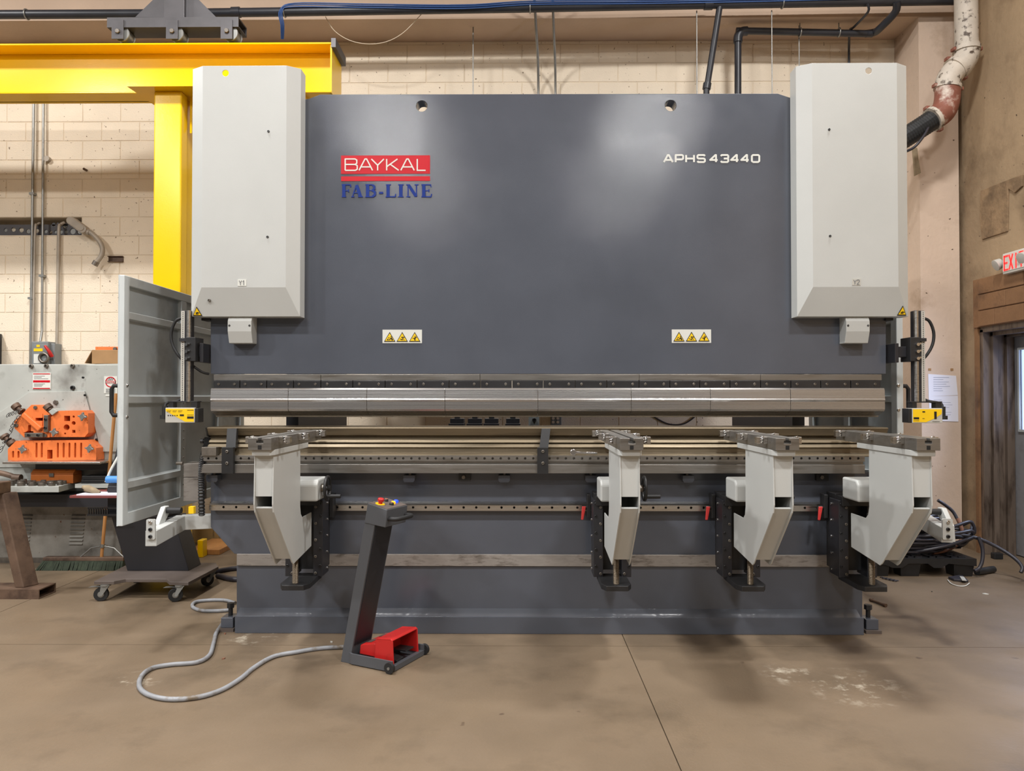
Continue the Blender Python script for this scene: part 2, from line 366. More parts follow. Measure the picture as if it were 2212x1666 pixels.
# rough patch and broken render on the right wall
p = [atX(*q, XR) for q in ((2120, 412), (2181, 388), (2179, 500), (2124, 518), (2119, 470))]
MB().prism([(q.y, q.z) for q in p], 'x', XR - .014, XR + .01).build('patch', M['patch'], wr, bev=.006)
p = [atX(*q, XR) for q in ((2181, 388), (2212, 377), (2212, 402), (2195, 417), (2182, 408))]
MB().prism([(q.y, q.z) for q in p], 'x', XR - .018, XR + .01).build('patch', M['patch'], wr, bev=.006)
# brown block lintel over the door
y_l = atX(2109, 650, XR).y
lint = MB().box(XR - .03, XR + .02, DY0 - .25, y_l, DZ, PZ(603, 7.05, 2112)).build('trim_1', M['brown_paint'], kind='structure')
zt = PZ(603, 7.05, 2112); hz = (zt - DZ) / 3
for r_ in range(3):
    yy = y_l - .09; n = 0
    while yy > DY0 - .2:
        L_ = (.40 if n or r_ % 2 else .24)
        MB().box(XR - .043, XR - .028, max(yy - L_ + .006, DY0 - .24), yy, DZ + r_ * hz + .006, DZ + (r_ + 1) * hz - .004).build('block', M['brown_paint'], lint, bev=.004)
        yy -= L_; n += 1
MB().box(XR - .022, XR + .01, DY1, y_l, 0, DZ).build('trim_2', M['brown_paint'], kind='structure')
# door: stepped metal jamb, leaf and glazed light
d1 = MB()
for k, (a, b_, t) in enumerate(((0, .07, .0), (.07, .12, .035), (.12, .19, .015), (.19, .26, .05))):
    d1.box(XR + a, XR + b_, DY1 - .05 - t, DY1 + .004, 0, DZ - .02)
    d1.box(XR + a, XR + b_, DY0, DY1, DZ - .05 - t, DZ + .004)
d1.build('trim_3', M['jamb'], kind='structure', bev=.003)
XD = XR + .265
wy1 = atX(2204, 800, XD).y; wz1 = atX(2206, 756, XD).z; wz0 = atX(2206, 928, XD).z
door = MB().prism([(DY0, 0.01), (DY1 - .06, 0.01), (DY1 - .06, DZ - .08), (DY0, DZ - .08)], 'x', XD, XD + .045,
                  [[(DY0 + .12, wz0), (wy1, wz0), (wy1, wz1), (DY0 + .12, wz1)]]).build('door_1', M['door_leaf'], kind='structure')
MB().box(XD + .015, XD + .03, DY0 + .11, wy1 + .01, wz0 - .01, wz1 + .01).build('pane', M['day_glass'], door)
m = MB(); 
for a in ((DY0 + .1, wy1 + .022, wz0 - .022, wz0), (DY0 + .1, wy1 + .022, wz1, wz1 + .022), (wy1, wy1 + .022, wz0, wz1)): m.box(XD - .012, XD + .004, *a)
m.build('window_frame', M['white_side'], door)
m = MB(); a = atX(2172, 706, XD); m.cyl((XD - .03, a.y, a.z), (XD - .03, DY0 + .2, a.z + .0), .018, 10); m.box(XD - .06, XD, a.y - .32, a.y - .08, a.z - .03, a.z + .03)
m.build('door_closer', M['black'], door, smooth=True)

# ================================================================ the press brake
YR = 4.72; XC = PX(1184.5, YR)
pb = empty('press_brake', (XC, 4.9, 0), 'huge dark grey press brake with white cylinder covers in the middle of the workshop', 'machine')
def poly(pts, Y): return [P(a, b, Y) for a, b in pts]
# ram
holes = [circ(*P(911, 229, YR), 12.2 * YR / 1600, 24), circ(*P(1449, 228, YR), 12.2 * YR / 1600, 24)]
ram = MB().prism(poly([(455, 808), (455, 640), (600, 640), (600, 226), (668, 213), (692, 204), (1680, 202), (1704, 210), (1770, 224), (1770, 640), (1914, 640), (1914, 808)], YR), 'y', YR, YR + .11, holes).build('ram', M['grey_paint'], pb, bev=.0025)
# lettering on the ram
Y0, Y1 = YR - .003, YR + .004
def T(px, py): return P(px, py, YR)
def quad(mb, px0, py0, px1, py1, ya=Y0, yb=Y1): a = T(px0, py0); b = T(px1, py1); return mb.box(a[0], b[0], ya, yb, b[1], a[1])
m = MB(); quad(m, 737, 336.5, 929, 375.5); quad(m, 737, 381.5, 929, 391); m.build('logo_panel', M['red_print'], ram)
SK = [0]
def strokes(mb, lines, x0, y0, sx, sy, wpx, ya, yb, T=T, Y=YR):
    for L in lines:
        wv = wpx
        if isinstance(L, tuple): wv, L = L
        for a, b in L[1:-1]:
            p = T(x0 + a * sx, y0 + (1 - b) * sy); SK[0] = (SK[0] + 1) % 13; mb.prism(circ(p[0], p[1], wv * .5 * Y / F, 10), 'y', ya - SK[0] * 4e-5, yb + SK[0] * 4e-5)
        for (a, b), (c, d) in zip(L, L[1:]):
            p = T(x0 + a * sx, y0 + (1 - b) * sy); q = T(x0 + c * sx, y0 + (1 - d) * sy)
            SK[0] = (SK[0] + 1) % 13; dk = SK[0] * 4e-5; mb.seg(p[0], p[1], q[0], q[1], wv * Y / F, ya - dk, yb + dk, 0)
GL = {'B': [[(0, 0), (0, 1), (.85, 1), (1, .9), (1, .62), (.85, .52), (0, .52)], [(.85, .52), (1.04, .42), (1.04, .1), (.88, 0), (0, 0)]],
      'A': [[(0, 0), (.44, 1), (.56, 1), (1, 0)], [(.16, .3), (.84, .3)]], 'Y': [[(0, 1), (.5, .45), (1, 1)], [(.5, .45), (.5, 0)]],
      'K': [[(0, 0), (0, 1)], [(.9, 1), (0, .32)], [(.28, .55), (1, 0)]], 'L': [[(0, 1), (0, 0), (.75, 0)]],
      'P': [[(0, 0), (0, 1), (.85, 1), (1, .88), (1, .5), (.85, .38), (0, .38)]], 'H': [[(0, 0), (0, 1)], [(1, 0), (1, 1)], [(0, .5), (1, .5)]],
      'S': [[(1, .85), (.9, 1), (.12, 1), (0, .88), (0, .62), (.12, .5), (.88, .5), (1, .38), (1, .12), (.88, 0), (.1, 0), (0, .15)]],
      '4': [[(.78, 0), (.78, 1), (.7, 1), (0, .3), (1, .3)]], '3': [[(0, .85), (.12, 1), (.88, 1), (1, .88), (1, .62), (.88, .5), (.4, .5)], [(.88, .5), (1, .38), (1, .12), (.88, 0), (.1, 0), (0, .15)]],
      '0': [[(.15, 0), (0, .15), (0, .85), (.15, 1), (.85, 1), (1, .85), (1, .15), (.85, 0), (.15, 0)]], '1': [[(.1, .72), (.55, 1), (.55, 0)]],
      '2': [[(0, .75), (.15, 1), (.85, 1), (1, .8), (1, .6), (0, 0), (1, 0)]], 'E': [[(1, 1), (0, 1), (0, 0), (1, 0)], [(0, .5), (.8, .5)]],
      'X': [[(0, 0), (1, 1)], [(0, 1), (1, 0)]], 'I': [[(.5, 0), (.5, 1)]], 'T': [[(.5, 0), (.5, 1)], [(0, 1), (1, 1)]],
      'D': [[(0, 0), (0, 1), (.7, 1), (1, .7), (1, .3), (.7, 0), (0, 0)]], 'N': [[(0, 0), (0, 1), (1, 0), (1, 1)]], 'G': [[(1, .8), (.8, 1), (.2, 1), (0, .8), (0, .2), (.2, 0), (1, 0), (1, .45), (.6, .45)]],
      'R': [[(0, 0), (0, 1), (.85, 1), (1, .88), (1, .6), (.85, .48), (0, .48)], [(.5, .48), (1, 0)]]}
m = MB()
for ch, x0, wd in (('B', 746, 25), ('A', 776, 29), ('Y', 802.5, 27), ('K', 835.5, 26), ('A', 866, 29), ('L', 901.5, 24)):
    strokes(m, GL[ch], x0, 344, wd, 24.5, 2.7, YR - .0045, YR - .001)
m.build('lettering', M['white_print'], ram, label='white wordmark on the red panel')
m = MB()
for ch, x0, wd in (('A', 1434, 19), ('P', 1459.5, 16), ('H', 1482, 17), ('S', 1506.5, 16), ('4', 1534, 16), ('3', 1557, 16), ('4', 1579, 16), ('4', 1601, 16), ('0', 1624, 16)):
    strokes(m, GL[ch], x0, 335.2, wd, 15.2, 3.9, YR - .002, YR + .004)
m.build('lettering', M['white_print'], ram, label='white model number lettering')
m = MB()                                                  # serif capitals: (stroke width, polyline) in a unit cell
FB = {'F': [(7, [(.25, 0), (.25, 1)]), (2, [(.02, .0), (.5, 0)]), (2.4, [(.02, 1), (.95, 1), (1, .8)]), (2, [(.3, .5), (.75, .5)]), (2, [(.75, .38), (.75, .62)])],
      'A': [(2.4, [(.1, 0), (.47, 1)]), (7, [(.47, .97), (.84, 0)]), (2, [(.25, .33), (.7, .33)]), (2, [(0, 0), (.28, 0)]), (2, [(.62, 0), (1.04, 0)])],
      'B': [(7, [(.22, 0), (.22, 1)]), (2.4, [(0, 1), (.7, 1)]), (2.4, [(0, 0), (.75, 0)]), (4.5, [(.7, .98), (.88, .85), (.88, .66), (.68, .54)]), (2.2, [(.25, .53), (.68, .53)]), (5, [(.68, .53), (.93, .4), (.93, .16), (.7, .02)])],
      '-': [(4.5, [(.1, .33), (.9, .33)])], 'L': [(7, [(.25, 0), (.25, 1)]), (2, [(.02, 1), (.52, 1)]), (2.4, [(.02, 0), (.93, 0), (1, .25)])],
      'I': [(7.5, [(.5, 0), (.5, 1)]), (2, [(0, 1), (1, 1)]), (2, [(0, 0), (1, 0)])],
      'N': [(2.4, [(.16, 0), (.16, 1)]), (6.5, [(.2, .98), (.82, .04)]), (2.4, [(.86, 0), (.86, 1)]), (2, [(0, 1), (.3, 1)]), (2, [(.7, 1), (1.03, 1)]), (2, [(0, 0), (.34, 0)])],
      'E': [(7, [(.25, 0), (.25, 1)]), (2.4, [(.02, 1), (.93, 1), (.97, .8)]), (2.4, [(.02, 0), (.95, 0), (1.02, .24)]), (2, [(.3, .5), (.75, .5)]), (2, [(.75, .38), (.75, .62)])]}
for ch, x0, wd in (('F', 738, 20), ('A', 759, 24), ('B', 789.5, 22), ('-', 818, 11), ('L', 833, 22), ('I', 860, 12), ('N', 877.5, 26), ('E', 910, 22)):
    strokes(m, FB[ch], x0, 399.5, wd, 26, 3, YR - .004, YR + .004)
m.build('lettering', M['blue_print'], ram, label='dark blue serif lettering under the red panel')
def tri(mb, cx, cy, wd, ht, ya, yb, k=1.0):
    g = [(cx - wd / 2 * k, cy + ht * (.5 * k + (k - 1) * .12)), (cx + wd / 2 * k, cy + ht * (.5 * k + (k - 1) * .12)), (cx, cy - ht * .5 * k - (k - 1) * -.0)]
    return mb.prism([T(*q) for q in g], 'y', ya, yb)
def warn_sign(parent, cx, cy, wd, ht, kind, yf, tilt=None):
    made = []
    o = MB(); tri(o, cx, cy, wd, ht, yf - .002, yf + .003); made.append(o.build('warning_triangle', M['black_print'], parent))
    m = MB(); tri(m, cx, cy + ht * .04, wd, ht, yf - .003, yf, .8); made.append(m.build('sign_face', M['warn_yellow'], parent))
    m = MB(); ya, yb = yf - .0036, yf - .0015
    def st(pts, w_):
        for (a, b), (c, d) in zip(pts, pts[1:]):
            p = T(cx + a * wd, cy + b * ht); q = T(cx + c * wd, cy + d * ht); m.seg(p[0], p[1], q[0], q[1], w_ * wd * 4.72 / F, ya, yb, w_ * .3 * wd * 4.72 / F)
    if kind == 0: st([(.12, -.02), (.13, .0)], .10); st([(.14, .12), (.24, .32)], .13); st([(.14, .12), (0, .3), (-.22, .32)], .06); st([(-.2, .3), (-.08, .05), (.05, .2)], .04)
    if kind == 1: st([(-.05, .04), (.17, .04)], .09); st([(-.22, .2), (.02, .32), (.02, .12)], .05); st([(-.1, .3), (.12, .16)], .04); st([(.12, .22), (.18, .34)], .05)
    if kind == 2: st([(.14, .02), (.0, .2), (.03, .34)], .10); st([(.0, .2), (-.18, .14)], .06); st([(.03, -.1), (.05, .02)], .05); st([(-.05, 0), (-.02, .12)], .04)
    if kind == 3: st([(-.14, .18), (.16, .18)], .07); st([(.0, .12), (.22, .2)], .09); st([(-.14, .32), (.12, .32)], .07); st([(-.14, .24), (.06, .24)], .04)
    made.append(m.build('pictogram', M['black_print'], parent))
    if tilt:                                               # lie on the sloping lower panel
        zc_ = T(cx, cy)[1] - wl(parent).z
        for o in made:
            for v_ in o.data.vertices: v_.co.y -= (v_.co.z - zc_) * tilt
for cx, cy in ((869, 727), (1493.5, 726.5)):
    m = MB(); quad(m, cx - 42.5, cy - 14.5, cx + 42.5, cy + 14.5, YR - .002, YR + .003); m.build('warning_label', M['white_print'], ram)
    for k in range(3): warn_sign(ram, cx - 27 + 27 * k, cy + 1, 24.5, 21, k, YR - .002)
# cylinder covers: folded sheet shells open at the back
def cover(xo0, xo1, xi0, xi1, ytop, ybev, ybot, hole, name='cylinder_cover'):
    ya, yb, yc = 4.57, 4.616, 4.715
    X0, X1 = PX(xo0, yb, 684), PX(xo1, yb, 684); x0, x1 = PX(xi0, ya, 621), PX(xi1, ya, 621)
    zt = PZ(ytop, ya, (xi0 + xi1) / 2); zb = PZ(ybev, ya, (xi0 + xi1) / 2); z0 = PZ(ybot, yb, (xi0 + xi1) / 2)
    m = MB(); hc = P(hole[0], hole[1], ya); hp = circ(hc[0], hc[1], hole[2] * ya / F, 18)
    loops = [[(x0, zb), (x1, zb), (x1, zt), (x0, zt)], hp]
    fv = [m.v((q[0], ya, q[1])) for L in loops for q in L]
    for t in tessellate_polygon([[Vector((q[0], q[1], 0)) for q in L] for L in loops]): m.f([fv[i] for i in t])
    a, b_, c, d = fv[:4]
    A = m.v((X0, yb, z0)); B = m.v((X1, yb, z0)); Cc = m.v((X1, yb, zt)); D = m.v((X0, yb, zt))
    A2 = m.v((X0, yc, z0)); B2 = m.v((X1, yc, z0)); C2 = m.v((X1, yc, zt)); D2 = m.v((X0, yc, zt))
    for q in ((a, A, B, b_), (b_, B, Cc, c), (d, D, A, a), (A, A2, B2, B), (B, B2, C2, Cc), (D, D2, A2, A)): m.f(q)
    o = m.build(name, M['white_paint'], pb); s_ = o.modifiers.new('sheet', 'SOLIDIFY'); s_.thickness = .004; s_.offset = -1
    b2 = o.modifiers.new('bevel', 'BEVEL'); b2.width = .003; b2.segments = 2; b2.limit_method = 'ANGLE'; b2.angle_limit = R(20)
    return o, ya
c1, ya = cover(413, 648, 435, 617, 142, 621, 684, (487, 158, 7.2))
c2, ya = cover(1722, 1962, 1756.5, 1941, 136, 620, 684, (1876.5, 153, 7))
for o, px, py in ((c1, 580, 284), (c1, 578, 512), (c2, 1791, 280), (c2, 1793, 510)):
    p = at(px, py, ya); inst('screw', ME_BOLT_DARK, (p.x, ya + .002, p.z), o, .0075)
p = at(452, 649, 4.585); inst('screw', ME_BOLT, (p.x, p.y, p.z), c1, .009)
for o, px, py, d, mt in ((c1, 523, 611, '1', 'white_print'), (c2, 1849.5, 609.5, '2', 'label_grey')):
    yy = 4.57
    T = lambda a, b: P(a, b, yy)
    m = MB(); a = T(px - 9.3, py - 7); b = T(px + 9.3, py + 7); m.box(a[0], b[0], yy - .003, yy + .002, b[1], a[1]); lp = m.build('label_plate', M[mt], o)
    m = MB(); strokes(m, GL['Y'], px - 6, py - 4.6, 5.5, 9.5, 1.5, yy - .0042, yy - .002, T, yy); strokes(m, GL[d], px + 1.2, py - 4.6, 5, 9.5, 1.5, yy - .0042, yy - .002, T, yy)
    m.build('lettering', M['grey_print'], lp if False else o)
T = lambda a, b: P(a, b, 4.612)
TL = .046 / (PZ(621, 4.57) - PZ(684, 4.616))
warn_sign(c1, 427, 673, 19.5, 19, 3, 4.6045, TL); warn_sign(c2, 1947.5, 671.5, 19.5, 20, 3, 4.6035, TL)
T = lambda px, py: P(px, py, YR)
# small covers below
for a, b_, s_ in ((491.5, 543, 1), (1828, 1879, -1)):
    x0, x1 = PX(a, 4.62, 700), PX(b_, 4.62, 700); Z = [PZ(y, 4.62, a) for y in (686, 716, 741)]
    o = MB().prism([(4.635, Z[0] + .006), (4.62, PZ(694, 4.62, a)), (4.62, Z[1]), (4.645, Z[2]), (YR, Z[2]), (YR, Z[0] + .006)], 'x', x0, x1).build('rod_cover', M['white_paint'], pb, bev=.003)
    for px in ((a + 4, b_ - 4)):
        p = at(px, 703.5, 4.62); inst('screw', ME_BOLT_DARK, (p.x, 4.622, p.z), o, .0062)
# beam under the covers' back: short dark stop plates at the ram ends
for a, b_ in ((442, 460), (1905, 1921)):
    MB().box(PX(a, 4.75, 690), PX(b_, 4.75, 690), 4.70, 4.80, PZ(694, 4.75, a), PZ(688, 4.75, a)).build('stop_plate', M['black'], pb)
# upper tool holder
Yh = 4.70
for a, b_ in ((461, 693), (693, 1037), (1037, 1381), (1381, 1643), (1643, 1905)):
    MB().box(PX(a + .3, Yh, 815), PX(b_ - .3, Yh, 815), Yh, Yh + .1, PZ(822, Yh), PZ(809, Yh)).build('tool_holder', M['bar_steel'], pb, bev=.0015)
cb = [461, 518, 576, 634, 693, 762, 832, 901, 970, 1038, 1106, 1174, 1242.5, 1311, 1380.5, 1447, 1511.5, 1577, 1643, 1708.5, 1773, 1838, 1903]
for a, b_ in zip(cb, cb[1:]):
    c = MB().box(PX(a + .7, 4.68, 830), PX(b_ - .7, 4.68, 830), 4.68, 4.76, PZ(838.5, 4.68), PZ(822.3, 4.68)).build('tool_clamp', M['clamp_black'], pb, bev=.002)
    for t in (.2, .8):
        p = at(a + (b_ - a) * t, 830, 4.68); inst('bolt', ME_BOLT, (p.x, 4.681, p.z), c, .0078)
# punch segments
prof = [(4.662, 838.5), (4.655, 842), (4.650, 861), (4.646, 864), (4.652, 868), (4.652, 884), (4.660, 888), (4.735, 898), (4.74, 901), (4.752, 901), (4.775, 889), (4.79, 838.5)]
pbx = [454, 622, 792, 961, 1162, 1364, 1535, 1708, 1912.5]
for a, b_ in zip(pbx, pbx[1:]):
    MB().prism([(q[0], PZ(q[1], q[0])) for q in prof], 'x', PX(a + .35, 4.65, 860), PX(b_ - .35, 4.65, 860)).build('punch_segment', M['tool_steel'], pb, bev=.0012)
# die block
prof = [(4.96, 920), (4.80, 921.5), (4.77, 926), (4.74, 921.8), (4.655, 923.4), (4.648, 925.5), (4.672, 941), (4.70, 943), (4.70, 946), (4.672, 947.3), (4.648, 951), (4.64, 956.5), (4.655, 958.3), (4.64, 960), (4.625, 966.5), (4.638, 968.5), (4.636, 978.5), (4.606, 984), (4.606, 986.5)]
zt_ = PZ(986.5, 4.606)
pr = [(q[0], PZ(q[1], q[0]) if q[0] < 4.9 else PZ(921.5, 4.80)) for q in prof] + [(4.96, zt_)]
MB().prism(pr, 'x', PX(447, 4.65, 930), PX(1919, 4.65, 930)).build('die', M['die_steel'], pb, bev=.002)
MB().prism([(4.645, PZ(924.5, 4.65)), (4.668, PZ(942, 4.67)), (4.70, PZ(946, 4.7)), (4.95, PZ(946, 4.7)), (4.95, PZ(924.5, 4.65))], 'x', PX(444, 4.65, 930), PX(447, 4.65, 930)).build('die_end_plate', M['black'], pb)
# table: rail with holes, groove, lower bar
YT = 4.585
h = [circ(PX(450 + 17.55 * k, YT, 990), PZ(990.5, YT, 450 + 17.55 * k), 2.7 * YT / F, 10) for k in range(81)]
x0, x1 = PX(433, YT, 990), PX(1868, YT, 990)
tb = MB().box(x0, x1, YT + .022, 4.98, PZ(1023, YT), zt_ - .0005).build('table', M['bar_steel'], pb)
MB().prism([(x0, PZ(997, YT)), (x1, PZ(997, YT)), (x1, PZ(984.6, YT)), (x0, PZ(984.6, YT))], 'y', YT, YT + .018, h).build('table_rail', M['bar_steel'], pb)
MB().box(x0, x1, YT - .002, YT + .03, PZ(1022.8, YT), PZ(1003.5, YT)).build('table_bar', M['bar_steel'], pb, bev=.002)
# black die clamps on the table
for xa, up in ((478.5, (490, 510.5, 2)), (1160.8, (1165, 1184, 5))):
    xa0, xa1 = PX(xa, 4.555, 990), PX(xa + 25 if xa < 1000 else xa + 23.5, 4.555, 990)
    c = MB().box(xa0, xa1, 4.555, 4.583, PZ(1024, 4.56), PZ(966.8, 4.56)).build('die_clamp', M['black'], pb, bev=.0015)
    u0, u1, lean = up; A = [P(u0, 968, 4.60), P(u1, 968, 4.60), P(u0 + lean, 926, 4.625), P(u1 + lean, 926, 4.625)]
    MB().hexa([(A[0][0], 4.585, A[0][1]), (A[1][0], 4.585, A[1][1]), (A[1][0], 4.625, A[1][1]), (A[0][0], 4.625, A[0][1]), (A[2][0], 4.615, A[2][1]), (A[3][0], 4.615, A[3][1]), (A[3][0], 4.64, A[3][1]), (A[2][0], 4.64, A[2][1])]).build('clamp_arm', M['black'], c)
    for py in (975.7, 1001):
        p = at(xa + 12, py, 4.555); inst('bolt', ME_BOLT, (p.x, 4.556, p.z), c, .0095)
p = P(467, 966.5, 4.57); q = P(435, 985, 4.57)
MB().box(q[0], p[0], 4.57, 4.72, q[1], p[1]).build('end_block', M['dull_steel'], pb, bev=.002)
a = at(434, 953, 4.66); b_ = at(452, 953, 4.66); c_ = at(440, 953, 4.66)
MB().cyl(a, c_, .016, 14).cyl(c_, b_, .009, 10).build('knob', M['black'], pb, smooth=True)
# bed
bed = MB().prism(poly([(455, 1020), (455, 1139), (506, 1197), (511, 1197), (511, 1369), (1863, 1369), (1863, 1197), (1867, 1197), (1920, 1139), (1920, 1020)], YR), 'y', YR, YR + .14).build('bed', M['grey_paint'], pb, bev=.003)
a, b_ = P(511, 1197, 4.702), P(1863, 1225.5, 4.702)
MB().box(a[0], b_[0], 4.702, YR, b_[1], a[1]).build('wear_strip', M['worn_steel'], pb, bev=.003)
a, b_ = P(507, 1331, 4.66), P(1866.5, 1369, 4.66)
MB().box(a[0], b_[0], 4.66, YR + .22, .0, a[1]).build('base_flange', M['grey_paint'], pb, bev=.003)
m = MB(); xa = a[0] + .01; n = 330; dx = (b_[0] - .02 - xa) / n; zf = a[1]; prev = None      # weld bead between bed and flange
for k in range(n + 1):
    j1, j2 = random.uniform(-.0022, .0022), random.uniform(-.002, .002)
    ring = [m.v((xa + k * dx, 4.664, zf - .001)), m.v((xa + k * dx, 4.676 + j1, zf + .013 + j2)), m.v((xa + k * dx, 4.704 + j2, zf + .028 + j1)), m.v((xa + k * dx, YR + .002, zf + .036)), m.v((xa + k * dx, YR + .002, zf - .002))]
    if prev:
        for i in range(5): m.f([prev[i], prev[(i + 1) % 5], ring[(i + 1) % 5], ring[i]])
    else: m.f(ring)
    prev = ring
m.f(prev); m.build('weld_bead', material('glossy_grey_weld', srgb(92, 95, 102), .2), pb, smooth=True, ang=60)
# lower guide rail with holes
YL = 4.665; x0, x1 = PX(452, YL, 1097), PX(1906, YL, 1097)
h = [circ(PX(482.8 + 27.3 * k, YL, 1097), PZ(1096.7, YL), 2.7 * YL / F, 10) for k in range(52)]
MB().prism([(x0, PZ(1104, YL)), (x1, PZ(1104, YL)), (x1, PZ(1092, YL)), (x0, PZ(1092, YL))], 'y', YL, YR + .01, h).prism([(YL, PZ(1092, YL)), (YR, PZ(1092, YL)), (YR, PZ(1089, YL) + .008), (YL + .012, PZ(1089, YL))], 'x', x0, x1).build('guide_rail', M['steel'], pb)
# wedge blocks and bolts under the table
for px in (458, 883.5, 1089, 1277, 1487, 1908):
    x0, x1 = PX(px - 12.5, 4.65, 1033), PX(px + 12.5, 4.65, 1033); z1, z0 = PZ(1027, 4.65), PZ(1042.5, 4.65)
    b = MB().prism([(x0 + .008, z0), (x1 - .008, z0), (x1, z0 + .014), (x1, z1), (x0, z1), (x0, z0 + .014)], 'y', 4.645, YR).build('wedge_block', M['grey_paint'], pb, bev=.002)
    MB().cyl(((x0 + x1) / 2, 4.69, z1), ((x0 + x1) / 2, 4.69, PZ(1022.8, YT)), .009, 8).build('stud', M['dull_steel'], b)
for px in (1003.5, 1777):
    x0, x1 = PX(px - 13, 4.69, 1030), PX(px + 13, 4.69, 1030)
    b = MB().box(x0, x1, 4.69, YR, PZ(1038, 4.69), PZ(1024, 4.69)).build('keeper_plate', M['black'], pb)
    p = at(px - 2, 1031, 4.69); inst('bolt', ME_HEX, (p.x, 4.69, p.z), b, .014)
# corrugated cable sleeve and side blocks at the left end
a = [at(449, 946, 4.66), at(445, 965, 4.64), at(438, 990, 4.60), at(435, 1020, 4.60), at(435, 1060, 4.60), at(436, 1114, 4.62)]
pts = catmull(a, 16); rr = [.021 if k % 2 else .0155 for k in range(len(pts))]
MB().tube(pts, rr, 12).build('cable_sleeve', M['black'], pb)
for y0, y1 in ((1001, 1031), (1032, 1083)):
    MB().box(PX(396, 4.95, 1040), PX(429, 4.95, 1040), 4.95, 5.08, PZ(y1, 4.95, 410), PZ(y0, 4.95, 410)).build('side_block', M['worn_steel'], pb, bev=.003)
a = at(381, 1001, 4.9); b_ = at(395, 1001, 4.9); c_ = at(436, 998, 4.7)
MB().cyl(a, b_, .011, 10).tube([b_, c_], .003, 6).build('cable_plug', M['dull_steel'], pb, smooth=True)
# levelling feet
for s_, px in ((-1, 506), (1, 1868)):
    e = PX(px, 4.72, 1340); x0, x1 = sorted((e, e + s_ * .078))
    f_ = MB().box(x0, x1, 4.70, 4.80, .02, .085).build('levelling_foot', M['grey_paint'], pb, bev=.004)
    xm = e + s_ * .035
    MB().cyl((xm, 4.75, .085), (xm, 4.75, .16), .014, 12).cyl((xm, 4.75, .135), (xm, 4.75, .165), .024, 6).build('bolt', M['black'], f_)
    MB().box(x0 - .01, x1 + .01, 4.68, 4.82, .0, .02).build('foot_plate', M['brown_base'], f_)
# side frames with an open throat, back beam and back gauge
for xs in (XC - 1.85, XC + 1.85):
    MB().prism([(4.87, 0.0), (6.95, 0.0), (6.95, 3.30), (4.87, 3.30), (4.87, 1.78), (5.42, 1.72), (5.42, 1.05), (4.87, 1.0)], 'x', xs - .045, xs + .045).build('side_frame', M['black_plate'], pb, bev=.003)
MB().box(XC - 1.8, XC + 1.8, 6.3, 6.5, 2.6, 3.2).build('back_beam', M['grey_paint'], pb)
bg = MB().box(XC - 1.75, XC + 1.75, 5.72, 5.84, .98, 1.10).build('back_gauge', M['black'], pb, bev=.003)
for px in (988, 1026, 1062, 1108):
    Yg = 5.55; zt = PZ(904, Yg)
    x0, x1 = PX(px - 16, Yg, 910), PX(px + 16, Yg, 910)
    m = MB().box(x0, x1, Yg - .12, Yg + .06, PZ(922, Yg) , PZ(914, Yg)).box((x0 + x1) / 2 - .05, (x0 + x1) / 2 + .05, Yg - .05, Yg + .10, PZ(914, Yg), zt).box((x0 + x1) / 2 - .02, (x0 + x1) / 2 + .02, Yg - .02, Yg + .03, zt, zt + .05).box((x0 + x1) / 2 - .03, (x0 + x1) / 2 + .03, Yg + .05, 5.84, 1.08, PZ(922, Yg) + .02)
    m.build('gauge_finger', M['black_plate'], bg, bev=.003)
p = P(1142, 921, 5.6); q = P(1165, 896, 5.6)
g = MB().box(p[0], q[0], 5.6, 5.72, 1.09, q[1]).build('gauge_motor', M['switch_grey'], bg, bev=.003)
p = at(1154, 907, 5.6); inst('screw', ME_BOLT_DARK, (p.x, 5.6, p.z), g, .016)
# brackets that carry the side gates
def bracket(s_, pts, plate, hx):
    # pts: beam centre line [(x, y, z)...]
    m = MB()
    for p, q in zip(pts, pts[1:]):
        p, q = Vector(p), Vector(q); d = (q - p).normalized(); n = Vector((d.y, -d.x, 0)).normalized() * .032; up_ = Vector((0, 0, .045))
        m.hexa([p - n - up_, p + n - up_, q + n - up_, q - n - up_, p - n + up_, p + n + up_, q + n + up_, q - n + up_])
    o = m.build('gate_bracket', M['white_paint'], pb, bev=.003)
    e = Vector(pts[-1])
    x0, x1, zb, zt = plate
    MB().prism(rrect(x0, x1, zb, zt, .008), 'y', e.y - .012, e.y).build('end_plate', M['white_paint'], o)
    for k, t in enumerate((.15, .5, .85)):
        inst('bolt', ME_BOLT_BRIGHT if k == 2 else ME_BOLT_DARK, ((x0 + x1) / 2, e.y - .011, zb + (zt - zb) * t), o, .011)
    g = Vector(pts[-2]).lerp(e, .55 if s_ < 0 else .85)
    m = MB().prism([(g.y - .05, g.z - .05), (g.y + .02, g.z - .05), (g.y + .03, g.z + .04), (g.y + .09, g.z + .09), (g.y + .09, g.z + .14), (g.y + .04, g.z + .14), (g.y - .04, g.z + .045)], 'x', g.x + s_ * .02, g.x + s_ * .05)
    m.build('roller_hook', M['white_paint'], o, bev=.004)
    MB().cyl((g.x + s_ * .03, g.y + .06, g.z + .115), (g.x - s_ * .07, g.y + .06, g.z + .115), .019, 14).build('roller', M['rubber'], o, smooth=True)
    return o
zb = PZ(1128, 4.75, 420)
e = at(326, 1143, 4.30)
bl = bracket(-1, [(PX(470, 4.80, 1125), 4.80, zb), (PX(392, 4.74, 1125), 4.74, zb), (e.x, 4.30, zb - .02)], (PX(316, 4.29, 1140), PX(335, 4.29, 1140), PZ(1166, 4.29, 326), PZ(1122, 4.29, 326)), 0)
e = at(2046, 1143, 4.45)
